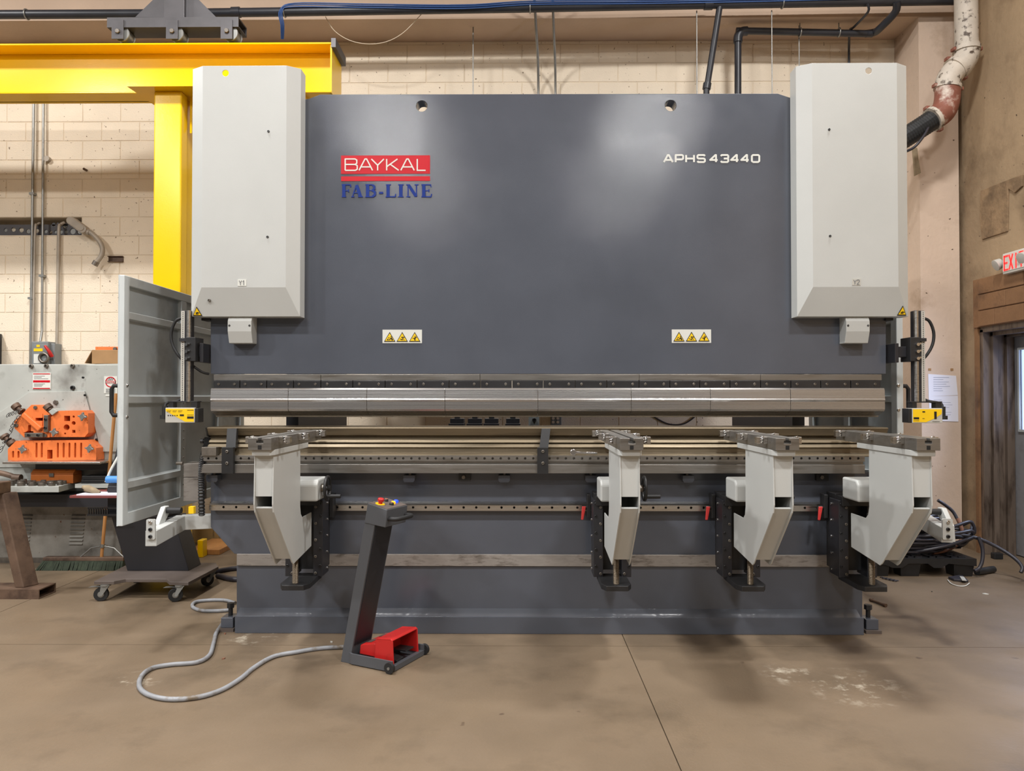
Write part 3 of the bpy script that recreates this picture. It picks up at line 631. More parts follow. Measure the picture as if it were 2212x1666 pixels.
br = bracket(1, [(PX(1880, 4.95, 1125), 4.95, zb), (PX(1985, 4.95, 1125), 4.95, zb), (e.x, 4.45, zb - .02)], (PX(2036, 4.44, 1140), PX(2058, 4.44, 1140), PZ(1166, 4.44, 2046), PZ(1121, 4.44, 2046)), 0)
a, b_ = P(404, 1096, 4.5), P(415, 1111, 4.5)
MB().box(a[0], b_[0], 4.52, 4.55, b_[1], a[1]).build('safety_switch', M['warn_yellow'], bl)

# ================================================================ sheet support arms
GA = 'sheet support arms along the front of the press brake'
def build_arm():
    r = empty('sheet_support_arm', (0, 4.2, 0), '-', 'support arm', GA)
    pw = .050
    side = [(4.17, 1.192), (3.72, 1.192), (3.71, .945), (3.725, .905), (4.035, .582), (4.06, .572), (4.08, .572), (4.40, .60), (4.40, .80), (4.215, .80), (4.185, .83), (4.172, .87)]
    side = [(4.17, 1.192), (3.72, 1.192), (3.71, .945), (3.722, .905), (4.030, .585), (4.055, .570), (4.085, .574), (4.40, .70 - .10), (4.40, .80), (4.215, .80), (4.185, .825), (4.172, .87)]
    for s_ in (-1, 1):
        MB().prism(side, 'x', s_ * pw, s_ * (pw - .007)).build('side_plate', M['white_paint'], r, bev=.002)
    w_ = pw - .007
    MB().box(-w_, w_, 3.722, 3.73, .985, 1.19).build('front_plate', M['white_paint'], r)
    MB().prism([(3.724, .925), (3.734, .932), (4.035, .615), (4.025, .606)], 'x', -w_, w_).build('front_plate', M['white_paint'], r)
    MB().box(-w_, w_, 4.10, 4.11, .80, 1.19).build('inner_web', M['white_paint'], r)
    MB().prism([(-.058, 4.30), (-.058, 3.715), (-.045, 3.675), (.045, 3.675), (.058, 3.715), (.058, 4.30)], 'z', 1.192, 1.222).build('flange', M['white_paint'], r, bev=.003)
    t = .009
    cs = [(-.058, 1.222), (-.012, 1.222), (-.012, 1.232), (-.007, 1.232), (-.007, 1.222), (.007, 1.222), (.007, 1.232), (.012, 1.232), (.012, 1.222), (.058, 1.222), (.058, 1.282), (t, 1.282), (t, 1.270), (.017, 1.270), (.017, 1.257), (-.017, 1.257), (-.017, 1.270), (-t, 1.270), (-t, 1.282), (-.058, 1.282)]
    cs = [(-.058, 1.222), (.058, 1.222), (.058, 1.282), (t, 1.282), (t, 1.270), (.017, 1.270), (.017, 1.255), (-.017, 1.255), (-.017, 1.270), (-t, 1.270), (-t, 1.282), (-.058, 1.282)]
    bar = MB().prism(cs, 'y', 3.655, 4.58).build('bar', M['bar_steel'], r, bev=.0015)
    MB().box(-.009, .009, 3.6535, 3.66, 1.226, 1.246).build('key_slot_shade', M['hole_dark'], bar)  # solid block coloured dark as the shaded hollow of a slot
    for s_ in (-1, 1):
        for yy in (3.77, 4.10, 4.45):
            b = MB().box(s_ * .058, s_ * .076, yy, yy + .032, 1.248, 1.282).box(s_ * .096, s_ * .114, yy, yy + .032, 1.248, 1.282).box(s_ * .076, s_ * .096, yy + .022, yy + .032, 1.248, 1.282).build('roller_block', M['steel'], r, bev=.001)
            pts = [(s_ * .086 + .0095 * math.cos(k * .7), yy + .011 + .0095 * math.sin(k * .7), 1.249 + k * .036 / 27) for k in range(28)]
            MB().tube(pts, .0034, 6).build('spring', M['chrome'], b, smooth=True)
    # gearbox with handwheel
    gb = MB().prism([(4.215, .889), (4.215, .985), (4.24, 1.012), (4.42, 1.012), (4.42, .889)], 'x', -.092, .135).build('gearbox', M['white_paint'], r, bev=.010)
    MB().cyl((.135, 4.30, .955), (.16, 4.30, .955), .022, 16).build('shaft', M['dull_steel'], gb, smooth=True)
    m = MB().torus((.170, 4.30, .955), (1, 0, 0), .066, .009, 28, 8).cyl((.155, 4.30, .955), (.188, 4.30, .955), .018, 14)
    for k in range(3):
        a = R(90 + 120 * k + 30); m.cyl((.17, 4.30, .955), (.17, 4.30 + .064 * math.cos(a), .955 + .064 * math.sin(a)), .007, 8)
    hw = m.build('handwheel', M['black'], r, smooth=True)
    a = R(-50); MB().cyl((.175, 4.30 + .055 * math.cos(a + math.pi), .955 - .042), (.255, 4.30 + .055 * math.cos(a + math.pi), .955 - .042), .0115, 12).build('handle', M['rubber'], hw, smooth=True)
    # carriage on the guide rail
    ca = MB().box(-.10, .10, 4.50, 4.63, .44, .90).build('carriage', M['black'], r, bev=.003)
    for s_ in (-1, 1):
        x0, x1 = sorted((s_ * .055, s_ * .112))
        b = MB().box(x0, x1, 4.42, 4.56, .415, .870).build('carriage_block', M['black_plate'], r, bev=.003)
        for k in range(5):
            z = .445 + k * .0985
            inst('bolt', ME_BOLT, (s_ * .070, 4.421, z - .01 + 0), b, .0085)
            inst('bolt', ME_BOLT_DARK, (s_ * .098, 4.421, z + .035 if k < 4 else z + .01), b, .0085)
            inst('bolt', ME_BOLT_BRIGHT, (s_ * .112, 4.52, z), b, .0075, (0, 0, s_ * R(90)))
        MB().box(*sorted((s_ * .112, s_ * .135)), 4.57, 4.64, .74, .885).build('slider', M['black'], r, bev=.003)
    MB().box(-.10, .10, 4.40, 4.50, .84, .895).build('top_bracket', M['black'], r, bev=.003)
    # clamp lever
    lv = MB().cyl((-.165, 4.60, .80), (-.135, 4.60, .80), .014, 12).build('lever_boss', M['black'], r, smooth=True)
    MB().hexa([(-.172, 4.575, .728), (-.158, 4.575, .728), (-.158, 4.587, .728), (-.172, 4.587, .728), (-.166, 4.575, .81), (-.142, 4.575, .81), (-.142, 4.587, .81), (-.166, 4.587, .81)]).build('clamp_lever', M['red_lever'], r, bev=.003)
    # jack screw on its foot plate
    pts = [(0, 4.25, .395 + k * .004) for k in range(70)]
    MB().tube(pts, [.0185 if k % 2 else .0155 for k in range(70)], 14).build('jack_screw', material('threaded_rod', srgb(120, 108, 92), .4, .7), r)
    MB().prism([(-.085, 4.50), (-.085, 4.25), (-.062, 4.20), (.062, 4.20), (.085, 4.25), (.085, 4.50)], 'z', .388, .418).build('foot_plate', M['black'], r, bev=.003)
    return r
arm0 = build_arm()
labs = ['white sheet support arm beside the pedal stand, at the left end of the press brake',
        'white sheet support arm seen almost head-on, right of the black die clamp and wrench',
        'white sheet support arm second from the right end of the press brake',
        'white sheet support arm at the right end of the press brake, nearest the cable pile']
for k, px in enumerate((561, 1364.6, 1701, 2005.7)):
    a = arm0 if k == 0 else copy_tree(arm0)
    a.location = (PX(px, 3.655, 950), 4.2, 0); a['label'] = labs[k]

# ================================================================ optical guards on both sides of the ram
def guard(s_, xr, xs, xb0, xb1, yb0, yb1, label):
    Yg = 4.60
    X = lambda px, py=780: PX(px, Yg, py)
    Z = lambda py: PZ(py, Yg, xr)
    r = empty('optical_guard', (X(xr), Yg, Z(yb1)), label, 'safety sensor', 'yellow optical guards beside the ram')
    m = MB().box(X(xr - 11), X(xr + 11), Yg, Yg + .05, Z(868), Z(671)); m.build('rail', M['black_plate'], r, bev=.003)
    x = xr - s_ * 7.5 if s_ < 0 else xr + 7.5
    sx = X(xs); o = MB().box(sx - .011, sx + .011, Yg - .004, Yg + .002, Z(868), Z(672)).build('scale_strip', M['label_grey'], r)
    t = MB()
    for k in range(48): zz = Z(676) + (Z(866) - Z(676)) * k / 47; t.box(sx - .002, sx + .003, Yg - .005, Yg - .0035, zz - .0025, zz + .0025)
    t.build('graduations', M['black_print'], o)
    xc = X(2 * xr - xs + (1 if s_ < 0 else -1)); MB().cyl((xc, Yg - .004, Z(868)), (xc, Yg - .004, Z(671)), .013, 12).build('guide_rod', M['steel'], r, smooth=True)
    # clamp and bracket to the ram
    xe = PX(457 if s_ < 0 else 1912, 4.74, 750)
    b = MB().box(*sorted((X(xr - s_ * 2), X(xr - s_ * 24))), Yg - .02, Yg + .10, Z(781), Z(729)).build('clamp_body', M['black'], r, bev=.003)
    MB().box(X(xr - 12), X(xr + 12), Yg - .016, Yg - .001, Z(738), Z(731)).build('clamp_bar', M['black_plate'], b)
    MB().box(*sorted((X(xr - s_ * 22), xe + s_ * .027)), Yg + .03, Yg + .095, Z(771), Z(748)).build('bracket', M['black_plate'], r, bev=.003)
    MB().box(*sorted((xe + s_ * .002, xe + s_ * .026)), Yg + .02, Yg + .18, Z(783), Z(741)).build('mount_plate', M['black_plate'], r, bev=.003)
    for k in range(3):
        zz = Z(745 + 15 * k); MB().cyl((xc - .004, Yg - .035, zz), (xc - .004, Yg - .004, zz), .010, 10).cyl((xc + .012, Yg - .03, zz + .006), (xc + .012, Yg - .004, zz + .006), .006, 8).build('catch', M['chrome'], b, smooth=True)
    # sensor head
    x0, x1 = X(xb0, 890), X(xb1, 890); za, zb_ = Z(yb0), Z(yb1)
    h = MB().box(x0, x1, Yg - .03, Yg + .05, zb_, za).build('sensor_head', M['label_grey'], r, bev=.003)
    mm = MB(); L_ = x1 - x0
    if s_ < 0: pl = [(x0 + .004, za - .006), (x1 - .004, za - .006), (x1 - .004, zb_ + .006), (x0 + L_ * .68, zb_ + .006), (x0 + L_ * .28, (za + zb_) / 2), (x0 + .004, za - .02)]
    else: pl = [(x0 + .004, za - .006), (x1 - .004, za - .006), (x1 - .006, za - .035), (x0 + L_ * .75, zb_ + .03), (x0 + L_ * .45, zb_ + .006), (x0 + .004, zb_ + .006)]
    mm.prism(pl, 'y', Yg - .0315, Yg - .0295).build('yellow_label', M['warn_yellow'], h)
    mm = MB(); u = lambda t: x0 + L_ * t; vv = lambda t: zb_ + (za - zb_) * t
    if s_ < 0:
        mm.box(u(.75), u(.97), Yg - .0325, Yg - .031, vv(.27), vv(.42))
        for k in range(5): mm.box(u(.09 + .075 * k), u(.125 + .075 * k), Yg - .0325, Yg - .031, vv(.45), vv(.52)); 
        for k in range(3): mm.box(u(.06 + .19 * k), u(.21 + .19 * k), Yg - .0325, Yg - .031, vv(.80), vv(.82)); mm.box(u(.06 + .19 * k), u(.18 + .19 * k), Yg - .0325, Yg - .031, vv(.72), vv(.74))
        mm.box(u(.75), u(.97), Yg - .0325, Yg - .031, vv(.83), vv(.86)); mm.box(u(.75), u(.97), Yg - .0325, Yg - .031, vv(.5), vv(.53)); mm.box(u(.5), u(.64), Yg - .0325, Yg - .031, vv(.44), vv(.56))
    else:
        mm.box(u(.04), u(.22), Yg - .0325, Yg - .031, vv(.26), vv(.40)); mm.box(u(.72), u(.80), Yg - .0325, Yg - .031, vv(.28), vv(.78)); mm.box(u(.33), u(.42), Yg - .0325, Yg - .031, vv(.72), vv(.8)); mm.box(u(.66), u(.9), Yg - .0325, Yg - .031, vv(.10), vv(.12)); mm.box(u(.04), u(.22), Yg - .0325, Yg - .031, vv(.16), vv(.18)); mm.box(u(.33), u(.4), Yg - .0325, Yg - .031, vv(.3), vv(.33))
    mm.build('label_print', M['black_print'], h)
    xe0 = x1 if s_ < 0 else x0
    MB().box(*sorted((xe0, xe0 - s_ * .022)), Yg - .028, Yg + .05, zb_ + .002, za - .002).build('lens_end', M['black'], h, bev=.003)
    m = MB().box(x0 + .012, x0 + .04, Yg - .01, Yg + .04, za, za + .036).box(x1 - .03, x1 + .006, Yg - .01, Yg + .04, za, za + .036).box(x0 + .005, x1 + .01, Yg - .012, Yg + .045, za + .034, za + .042); m.build('hanger', M['black'], r, bev=.002)
    xo = x0 if s_ < 0 else x1
    MB().cyl((xo + s_ * .016, Yg + .0, zb_ + .04), (xo + s_ * .016, Yg + .0, za + .01), .018, 12).cyl((xo + s_ * .022, Yg, zb_ + .022), (xo + s_ * .022, Yg, zb_ + .045), .024, 12).build('connector', M['rubber'], r, smooth=True)
    c = [(xo + s_ * .016, Yg, za + .005), (xo + s_ * .008, Yg + .01, za + .03), (X(xr) + s_ * .06, Yg + .03, Z(866)), (X(xr) + s_ * .015, Yg + .05, Z(855))]
    MB().tube(catmull(c, 8), .009, 8).build('cable', M['rubber'], r, smooth=True)
    c = [(X(xr + s_ * 9), Yg + .03, Z(686)), (X(xr + s_ * 26), Yg + .03, Z(692)), (X(xr + s_ * 36), Yg + .03, Z(716)), (X(xr + s_ * 34), Yg + .03, Z(742)), (X(xr + s_ * 22), Yg + .03, Z(765)), (X(xr + s_ * 8), Yg + .04, Z(782))]
    MB().tube(catmull(c, 10), .0095, 8).build('cable', M['rubber'], r, smooth=True)
    c = [(X(xr - s_ * 8), Yg + .05, Z(790)), (X(xr - s_ * 25), Yg + .07, Z(803)), (xe, Yg + .10, Z(807))]
    if s_ < 0: MB().tube(catmull(c, 8), .008, 8).build('cable', M['rubber'], r, smooth=True)
guard(-1, 401, 395, 362, 425, 881, 913, 'yellow optical guard hanging beside the grey gate, left of the ram')
guard(1, 1987, 1994, 1965, 2030, 882, 914, 'yellow optical guard hanging in front of the taped papers, right of the ram')

# ================================================================ side gates
XG = -2.45
g = empty('side_gate', (XG, 5.5, .68), 'tall grey sheet metal side gate left of the press brake', 'gate', 'side gates of the press brake')
gy0 = atX(266, 860, XG).y; gz1 = atX(266, 593, XG).z; gz0 = atX(262, 1138, XG).z; gy1 = 6.55
MB().box(XG - .035, XG - .028, gy0, gy1, gz0, gz1).build('panel', M['gate_panel'], g)
MB().box(XG - .033, XG + .002, gy0, gy0 + .065, gz0, gz1).build('edge_post', M['white_side'], g, bev=.005)
MB().box(XG - .03, XG + .0, gy0 + .065, gy1, gz1 - .06, gz1).build('top_rail', M['white_side'], g, bev=.004)
MB().box(XG - .03, XG + .0, gy0 + .065, gy1, gz0, gz0 + .075).build('bottom_rail', M['white_side'], g, bev=.004)
yv = atX(391, 860, XG).y
for yy in (yv, 6.02, 6.5):
    pst = MB().box(XG - .03, XG + .0, yy - .0, yy + .085, gz0 + .075, gz1 - .06).build('upright', M['white_side'], g, bev=.003)
    if yy == yv:
        for k in range(20): inst('rivet', ME_RIVET, (XG + .001, yy + .042, gz0 + .16 + k * .066), pst, .007)
for py in (682, 863, 1046):
    z = atX(283, py, XG).z
    for ya, yb in ((gy0 + .065, yv), (yv + .085, 6.02), (6.105, 6.5)):
        MB().prism([(XG - .028, z - .03), (XG + .0, z - .022), (XG + .0, z + .018), (XG - .028, z + .03)], 'y', ya, yb).build('rib', M['white_side'], g)
for py in (833, 901):
    p = atX(277, py, XG + .003); inst('bolt', ME_RIVET, (XG + .002, gy0 + .04, p.z), g, .012)
z0, z1 = atX(258, 898, XG).z, atX(258, 833, XG).z
c = [(XG - .036, gy0 + .03, z1), (XG - .075, gy0 + .03, z1), (XG - .088, gy0 + .03, z1 - .02), (XG - .088, gy0 + .03, z0 + .02), (XG - .075, gy0 + .03, z0), (XG - .036, gy0 + .03, z0)]
MB().tube(c, .013, 10).build('handle', M['rubber'], g, smooth=True)
XH = at(1941, 800, 5.02).x
g = empty('side_gate', (XH, 5.6, .68), 'grey side gate seen edge-on behind the right end of the press brake', 'gate', 'side gates of the press brake')
MB().box(XH + .015, XH + .022, 5.02, 6.55, gz0, gz1).build('panel', M['gate_panel'], g)
MB().box(XH - .022, XH + .022, 5.0, 5.08, gz0, gz1).build('edge_post', M['white_side'], g, bev=.005)
MB().box(XH - .016, XH + .015, 5.08, 6.55, gz1 - .06, gz1).build('top_rail', M['white_side'], g, bev=.004)
MB().box(XH - .016, XH + .015, 5.08, 6.55, gz0, gz0 + .075).build('bottom_rail', M['white_side'], g, bev=.004)
for yy in (5.75, 6.45): MB().box(XH - .016, XH + .015, yy, yy + .085, gz0 + .075, gz1 - .06).build('upright', M['white_side'], g, bev=.003)
for z in (2.01, 1.47, .93):
    for ya, yb in ((5.08, 5.75), (5.835, 6.45)): MB().box(XH - .016, XH + .015, ya, yb, z - .022, z + .022).build('rib', M['white_side'], g, bev=.003)
for py in (833, 886): p = at(1931, py, 5.0); inst('bolt', ME_BOLT_BRIGHT, (XH - .012, 5.001, p.z), g, .01)
z0, z1 = PZ(905, 5.0, 1955), PZ(834, 5.0, 1955)
c = [(XH + .022, 5.04, z1), (XH + .06, 5.04, z1), (XH + .075, 5.04, z1 - .02), (XH + .075, 5.04, z0 + .02), (XH + .06, 5.04, z0), (XH + .022, 5.04, z0)]
MB().tube(c, .014, 10).build('handle', M['rubber'], g, smooth=True)

# ================================================================ control console on casters behind the gate
zp = .145
r = empty('control_console', (-2.75, 5.68, 0), 'black control console pedestal on a wheeled base behind the left gate', 'console')
q = lambda px, py: (atZ(px, py, zp).x, atZ(px, py, zp).y)
base = [q(203, 1256), q(246, 1256), q(272, 1251), q(360, 1251), q(366, 1257), q(407, 1258), q(472, 1224), q(466, 1216), q(300, 1214), q(270, 1222)]
MB().prism(base, 'z', zp - .025, zp).build('base_plate', M['brown_base'], r, bev=.003)
Yc = 5.70; bl_ = P(274.7, 1235, Yc); br_ = P(408, 1235, Yc); zt = .56; sh = -.115
MB().hexa([(bl_[0], Yc, zp), (br_[0], Yc, zp), (br_[0], Yc + .22, zp), (bl_[0], Yc + .22, zp), (bl_[0] + sh, Yc - .02, zt), (br_[0] + sh, Yc - .02, zt), (br_[0] + sh, Yc + .2, zt), (bl_[0] + sh, Yc + .2, zt)]).build('pedestal', M['black_plate'], r, bev=.004)
xl, xr_ = bl_[0] + sh, br_[0] + sh
MB().box(xl - .02, xr_ - .05, Yc - .04, Yc + .22, zt, .80).build('cabinet', M['black_plate'], r, bev=.004)
m = MB().box(xl - .13, xl + .1, Yc - .12, Yc + .1, .585, .60)
for k in range(9): m.box(xl - .12 + k * .018, xl - .113 + k * .018, Yc - .125, Yc - .115, .60, .645)
m.box(xl - .125, xl + .1, Yc - .125, Yc - .115, .64, .65); m.build('cable_tray', M['black'], r)
sz = PZ(1069, 5.6, 230)
sh_ = MB().box(xl - .24, xr_ - .02, Yc - .16, Yc + .22, sz - .018, sz).build('shelf', material('red_edge_shelf', srgb(120, 60, 58), .5), r, bev=.002)
z0 = PZ(1052, Yc, 240); z1 = PZ(940, Yc, 250)
MB().hexa([(xl - .08, Yc + .05, sz), (xr_, Yc + .05, sz), (xr_, Yc + .2, sz), (xl - .08, Yc + .2, sz), (xl + .02, Yc + .15, 1.42), (xr_, Yc + .15, 1.42), (xr_, Yc + .3, 1.42), (xl + .02, Yc + .3, 1.42)]).build('screen_housing', M['black_plate'], r, bev=.006)
a, b_, c_ = at(229, 1042, Yc - .02), at(240, 1015, Yc), at(262, 975, Yc + .04)
MB().tube(catmull([a, b_, c_, at(272, 945, Yc + .07)], 6), .011, 8).build('frame_tube', M['white_print'], r, smooth=True)
a, b_ = at(231, 1036, Yc - .02), at(275, 1036, Yc - .02)
MB().cyl(a, b_, .028, 14).build('grip_roll', M['blue_grip'], r, smooth=True)
def caster(c, rad, turn):
    b = MB(); x, y = c; ca, sa = math.cos(turn), math.sin(turn); ox, oy = -ca * .03, -sa * .03
    wpos = Vector((x + ox, y + oy, rad)); ax = Vector((-sa, ca, 0))
    t = MB().lathe(wpos - ax * .016, ax, [(rad * .62, 0), (rad * .95, 0), (rad, .005), (rad, .027), (rad * .95, .032), (rad * .62, .032)], 20).build('caster', M['rubber'], r, smooth=True)
    MB().lathe(wpos - ax * .014, ax, [(rad * .2, -.004), (rad * .66, 0), (rad * .66, .028), (rad * .2, .032)], 18).build('wheel_disc', M['galv'], t, smooth=True)
    m = MB()
    for s_ in (-1, 1):
        o = ax * s_ * .022; p = Vector((x, y, 0)) + o
        m.hexa([wpos + o + Vector((-.010, 0, -.010)), wpos + o + Vector((.010, 0, -.010)), wpos + o + ax * .004 + Vector((.010, 0, -.010)), wpos + o + ax * .004 + Vector((-.010, 0, -.010)),
                p + Vector((-.03, 0, zp - .03)), p + Vector((.03, 0, zp - .03)), p + ax * .004 + Vector((.03, 0, zp - .03)), p + ax * .004 + Vector((-.03, 0, zp - .03))])
    m.cyl((x, y, zp - .035), (x, y, zp - .025), .036, 16)
    m.build('fork', M['galv'], t)
    MB().hexa([(x - ca * .02 - .02, y - .02, zp - .045), (x - ca * .02 + .02, y - .02, zp - .045), (x - ca * .02 + .02, y + .02, zp - .045), (x - ca * .02 - .02, y + .02, zp - .045)] + [(x - .11, y - .035, zp - .042), (x - .05, y - .035, zp - .036), (x - .05, y + .01, zp - .036), (x - .11, y + .01, zp - .042)]).build('brake_pedal', M['galv'], t)
for px, py, t in ((224, 1262, .25), (385, 1263, .4), (300, 1226, .1), (452, 1231, 1.0)):
    p = atZ(px, py, zp - .02); caster((p.x + .005, p.y + .02), .05, t)
# things on the console shelf
p = at(205, 1060, Yc - .08)
pts = [at(178, 1052, Yc - .06), at(190, 1055, Yc - .06), at(205, 1061, Yc - .06), at(216, 1064, Yc - .06)]
MB().tube(pts, [.012, .026, .024, .012], 8).tube([at(183, 1058, Yc - .03), at(205, 1064, Yc - .03)], [.014, .02], 8).build('work_glove', M['glove'], smooth=True, label='crumpled tan work glove on the console shelf', cat='glove')
MB().box(xl - .20, xl + .12, Yc - .14, Yc + .02, sz, sz + .008).build('paper_stack', M['paper'], label='white paper sheets lying on the console shelf', cat='paper')

# ================================================================ pedal stand
O = Vector((atZ(736, 1430, 0).x, atZ(736, 1430, 0).y, 0)); ang = -R(26)
U = Vector((math.cos(ang), math.sin(ang), 0)); V = Vector((-math.sin(ang), math.cos(ang), 0)); Zv = Vector((0, 0, 1))
XF = Matrix(((U.x, V.x, 0, O.x), (U.y, V.y, 0, O.y), (0, 0, 1, 0), (0, 0, 0, 1)))
def L(): m = MB(); m.xf = XF; return m
r = empty('pedal_stand', O + U * .2 + V * .13, 'leaning grey foot pedal stand with button box, in front of the press brake', 'foot pedal')
MG = material('console_grey', srgb(78, 80, 84), .42, bump=.05, bscale=300)
ln = .17
m = L(); m.hexa([(0, 0, .0), (.062, 0, .0), (.062, .175, .0), (0, .175, .0), (.165, 0, .80), (.235, 0, .80), (.235, .175, .80), (.165, .175, .80)]); m.build('column', MG, r, bev=.002)
m = L(); m.hexa([(.0635 + .02, .012, .10), (.066 + .02, .012, .10), (.066 + .02, .163, .10), (.0635 + .02, .163, .10), (.235, .012, .79), (.238, .012, .79), (.238, .163, .79), (.235, .163, .79)]); m.build('column_panel', M['black_plate'], r)
hd = L().hexa([(.165, -.004, .79), (.305, -.004, .775), (.305, .19, .775), (.165, .19, .79), (.186, -.004, .900), (.318, -.004, .872), (.318, .19, .872), (.186, .19, .900)]).build('button_box', MG, r, bev=.003)
def top(u, v): return .900 - (u - .186) * .212
MB_top = L().hexa([(.190, .0, top(.19, 0)), (.314, .0, top(.314, 0)), (.314, .186, top(.314, 0)), (.190, .186, top(.19, 0)), (.190, .0, top(.19, 0) + .003), (.314, .0, top(.314, 0) + .003), (.314, .186, top(.314, 0) + .003), (.190, .186, top(.19, 0) + .003)]).build('top_plate', M['brown_base'], hd)
def button(nm, u, v, prof, mat, par=hd, lab=None):
    c = XF @ Vector((u, v, top(u, v) + .002)); n = (XF.to_3x3() @ Vector((.212, 0, 1))).normalized()
    return MB().lathe(c, n, prof, 16).build(nm, mat, par, smooth=True, label=lab)
button('stop_collar', .235, .045, [(.027, 0), (.027, .003)], M['warn_yellow'], lab='yellow collar')
button('stop_button', .235, .045, [(.011, 0), (.012, .016), (.018, .018), (.018, .030), (.014, .034)], M['red'], lab='red mushroom stop button')
for u, v, mt, lab in ((.215, .125, 'black', None), (.275, .095, 'black', None), (.265, .125, 'amber_lit', 'lit amber button'), (.255, .165, 'blue_lit', 'lit blue button')):
    b = button('push_button', u, v, [(.013, 0), (.013, .010), (.010, .014)], M[mt], lab=lab)
    if mt == 'black': button('button_cap', u, v, [(.009, .012), (.009, .016)], M['copper'])
hz = .82; c = [(.31, .02, hz), (.345, .02, hz), (.365, .045, hz), (.365, .15, hz), (.345, .175, hz), (.31, .175, hz)]
m = L(); m.tube(catmull(c, 4), .0125, 10); m.build('handle', M['rubber'], r, smooth=True)
# base frame, wheels and red hood
fr = L(); fr.prism([(.058, .0), (.085, -.015), (.36, -.015), (.36, -.005), (.09, -.005), (.058, .010)], 'z', .006, .062); fr.prism([(.058, .29), (.09, .30), (.36, .30), (.36, .29), (.09, .29), (.06, .20)], 'z', .006, .062)
fr.box(.06, .362, -.006, .29, .004, .009).box(.335, .362, -.006, .29, .009, .030); fr.build('base_frame', MG, r)
for v0 in (-.035, .302):
    wc = XF @ Vector((.352, v0, .030)); ax = V
    wh = MB().lathe(wc, ax, [(.008, 0), (.030, 0), (.030, .019), (.008, .019)], 20).build('wheel', M['rubber'], r, smooth=True)
    MB().lathe(wc - ax * .004, ax, [(.0035, 0), (.008, 0), (.008, .026), (.0035, .026)], 12).build('hub', M['galv'], wh, smooth=True)
m = L(); v0, v1 = .02, .265
m.prism([(.105, .045), (.235, .050), (.235, .115), (.215, .130), (.135, .105), (.112, .095)], 'y', 0, 1)
m.bm.free(); m = L()
XZ = [(.105, .05), (.225, .048), (.225, .118), (.21, .125), (.125, .108), (.110, .10)]
def uprism(mb, pts, va, vb, inset=0):
    A = [mb.v((p[0], va, p[1])) for p in pts]; B = [mb.v((p[0], vb, p[1])) for p in pts]; n = len(pts)
    mb.f(A); mb.f(B[::-1])
    for i in range(n): mb.f([A[i], A[(i + 1) % n], B[(i + 1) % n], B[i]])
    return mb
uprism(m, XZ, v0 + .012, v1 - .012); hood = m.build('pedal_body', M['red'], r, bev=.006)
m = L()                                                    # hood: open towards the operator
th = .008
uprism(m, [(.215, .028), (.345, .028), (.338, .155), (.325, .168), (.235, .158), (.222, .148)], v0, v0 + th)
uprism(m, [(.215, .028), (.345, .028), (.338, .155), (.325, .168), (.235, .158), (.222, .148)], v1 - th, v1)
uprism(m, [(.222, .140), (.222, .148), (.235, .158), (.325, .168), (.338, .160), (.336, .155), (.325, .160), (.236, .150)], v0, v1)
uprism(m, [(.215, .028), (.222, .028), (.229, .148), (.222, .148)], v0, v1)
m.build('pedal_hood', M['red'], r, bev=.003)
m = L(); uprism(m, [(.24, .045), (.335, .035), (.335, .041), (.24, .055)], .06, .13); uprism(m, [(.24, .055), (.335, .060), (.335, .068), (.24, .065)], .15, .23); m.build('treadle', M['black'], r, bev=.002)
m = L(); uprism(m, [(.10, .01), (.23, .01), (.23, .048), (.10, .05)], v0 + .02, v1 - .02); m.build('pedal_base', M['black'], r)
for va in (.06, .17):
    m = L(); uprism(m, [(.135, .111), (.168, .118), (.168, .120), (.135, .113)], va, va + .055); m.build('grip_pad', M['brown_base'], hood)
m = L(); m.box(.105, .135, .0305, .0325, .018, .045); m.build('type_plate', M['label_grey'], r)

# ================================================================ floor hose of the pedal stand
def floor_pts(L_, z): return [atZ(a, b, z) for a, b in L_]
hp = [(742, 1398), (690, 1401), (640, 1409), (590, 1419), (548, 1443), (520, 1466), (480, 1490), (430, 1506), (370, 1511), (325, 1503), (302, 1486), (305, 1462), (328, 1444), (370, 1436), (425, 1431), (452, 1416), (461, 1392), (467, 1368), (480, 1348)]
MB().tube(catmull(floor_pts(hp, .012), 8), .0122, 10).build('hose', M['hose_grey'], smooth=True, label='long grey hose snaking over the floor from the pedal stand', cat='hose')
hp = [(498, 1318), (470, 1320), (435, 1319), (416, 1311), (422, 1301), (450, 1297), (485, 1297), (508, 1303)]
MB().tube(catmull(floor_pts(hp, .012), 8), .0122, 10).build('hose', M['hose_grey'], smooth=True, label='short loop of grey hose on the floor by the levelling foot', cat='hose')
hp = [(455, 1236), (475, 1233), (500, 1229), (530, 1226)]
MB().tube(catmull(floor_pts(hp, .02), 8), .020, 10).build('power_cable', M['cable_black'], smooth=True, label='thick dark cable on the floor, farther one behind the console base', cat='cable')
hp = [(470, 1244), (480, 1246), (500, 1251), (530, 1252)]
MB().tube(catmull(floor_pts(hp, .02), 8), .022, 10).build('power_cable', M['cable_black'], smooth=True, label='thick dark cable on the floor, nearer one running under the press brake', cat='cable')
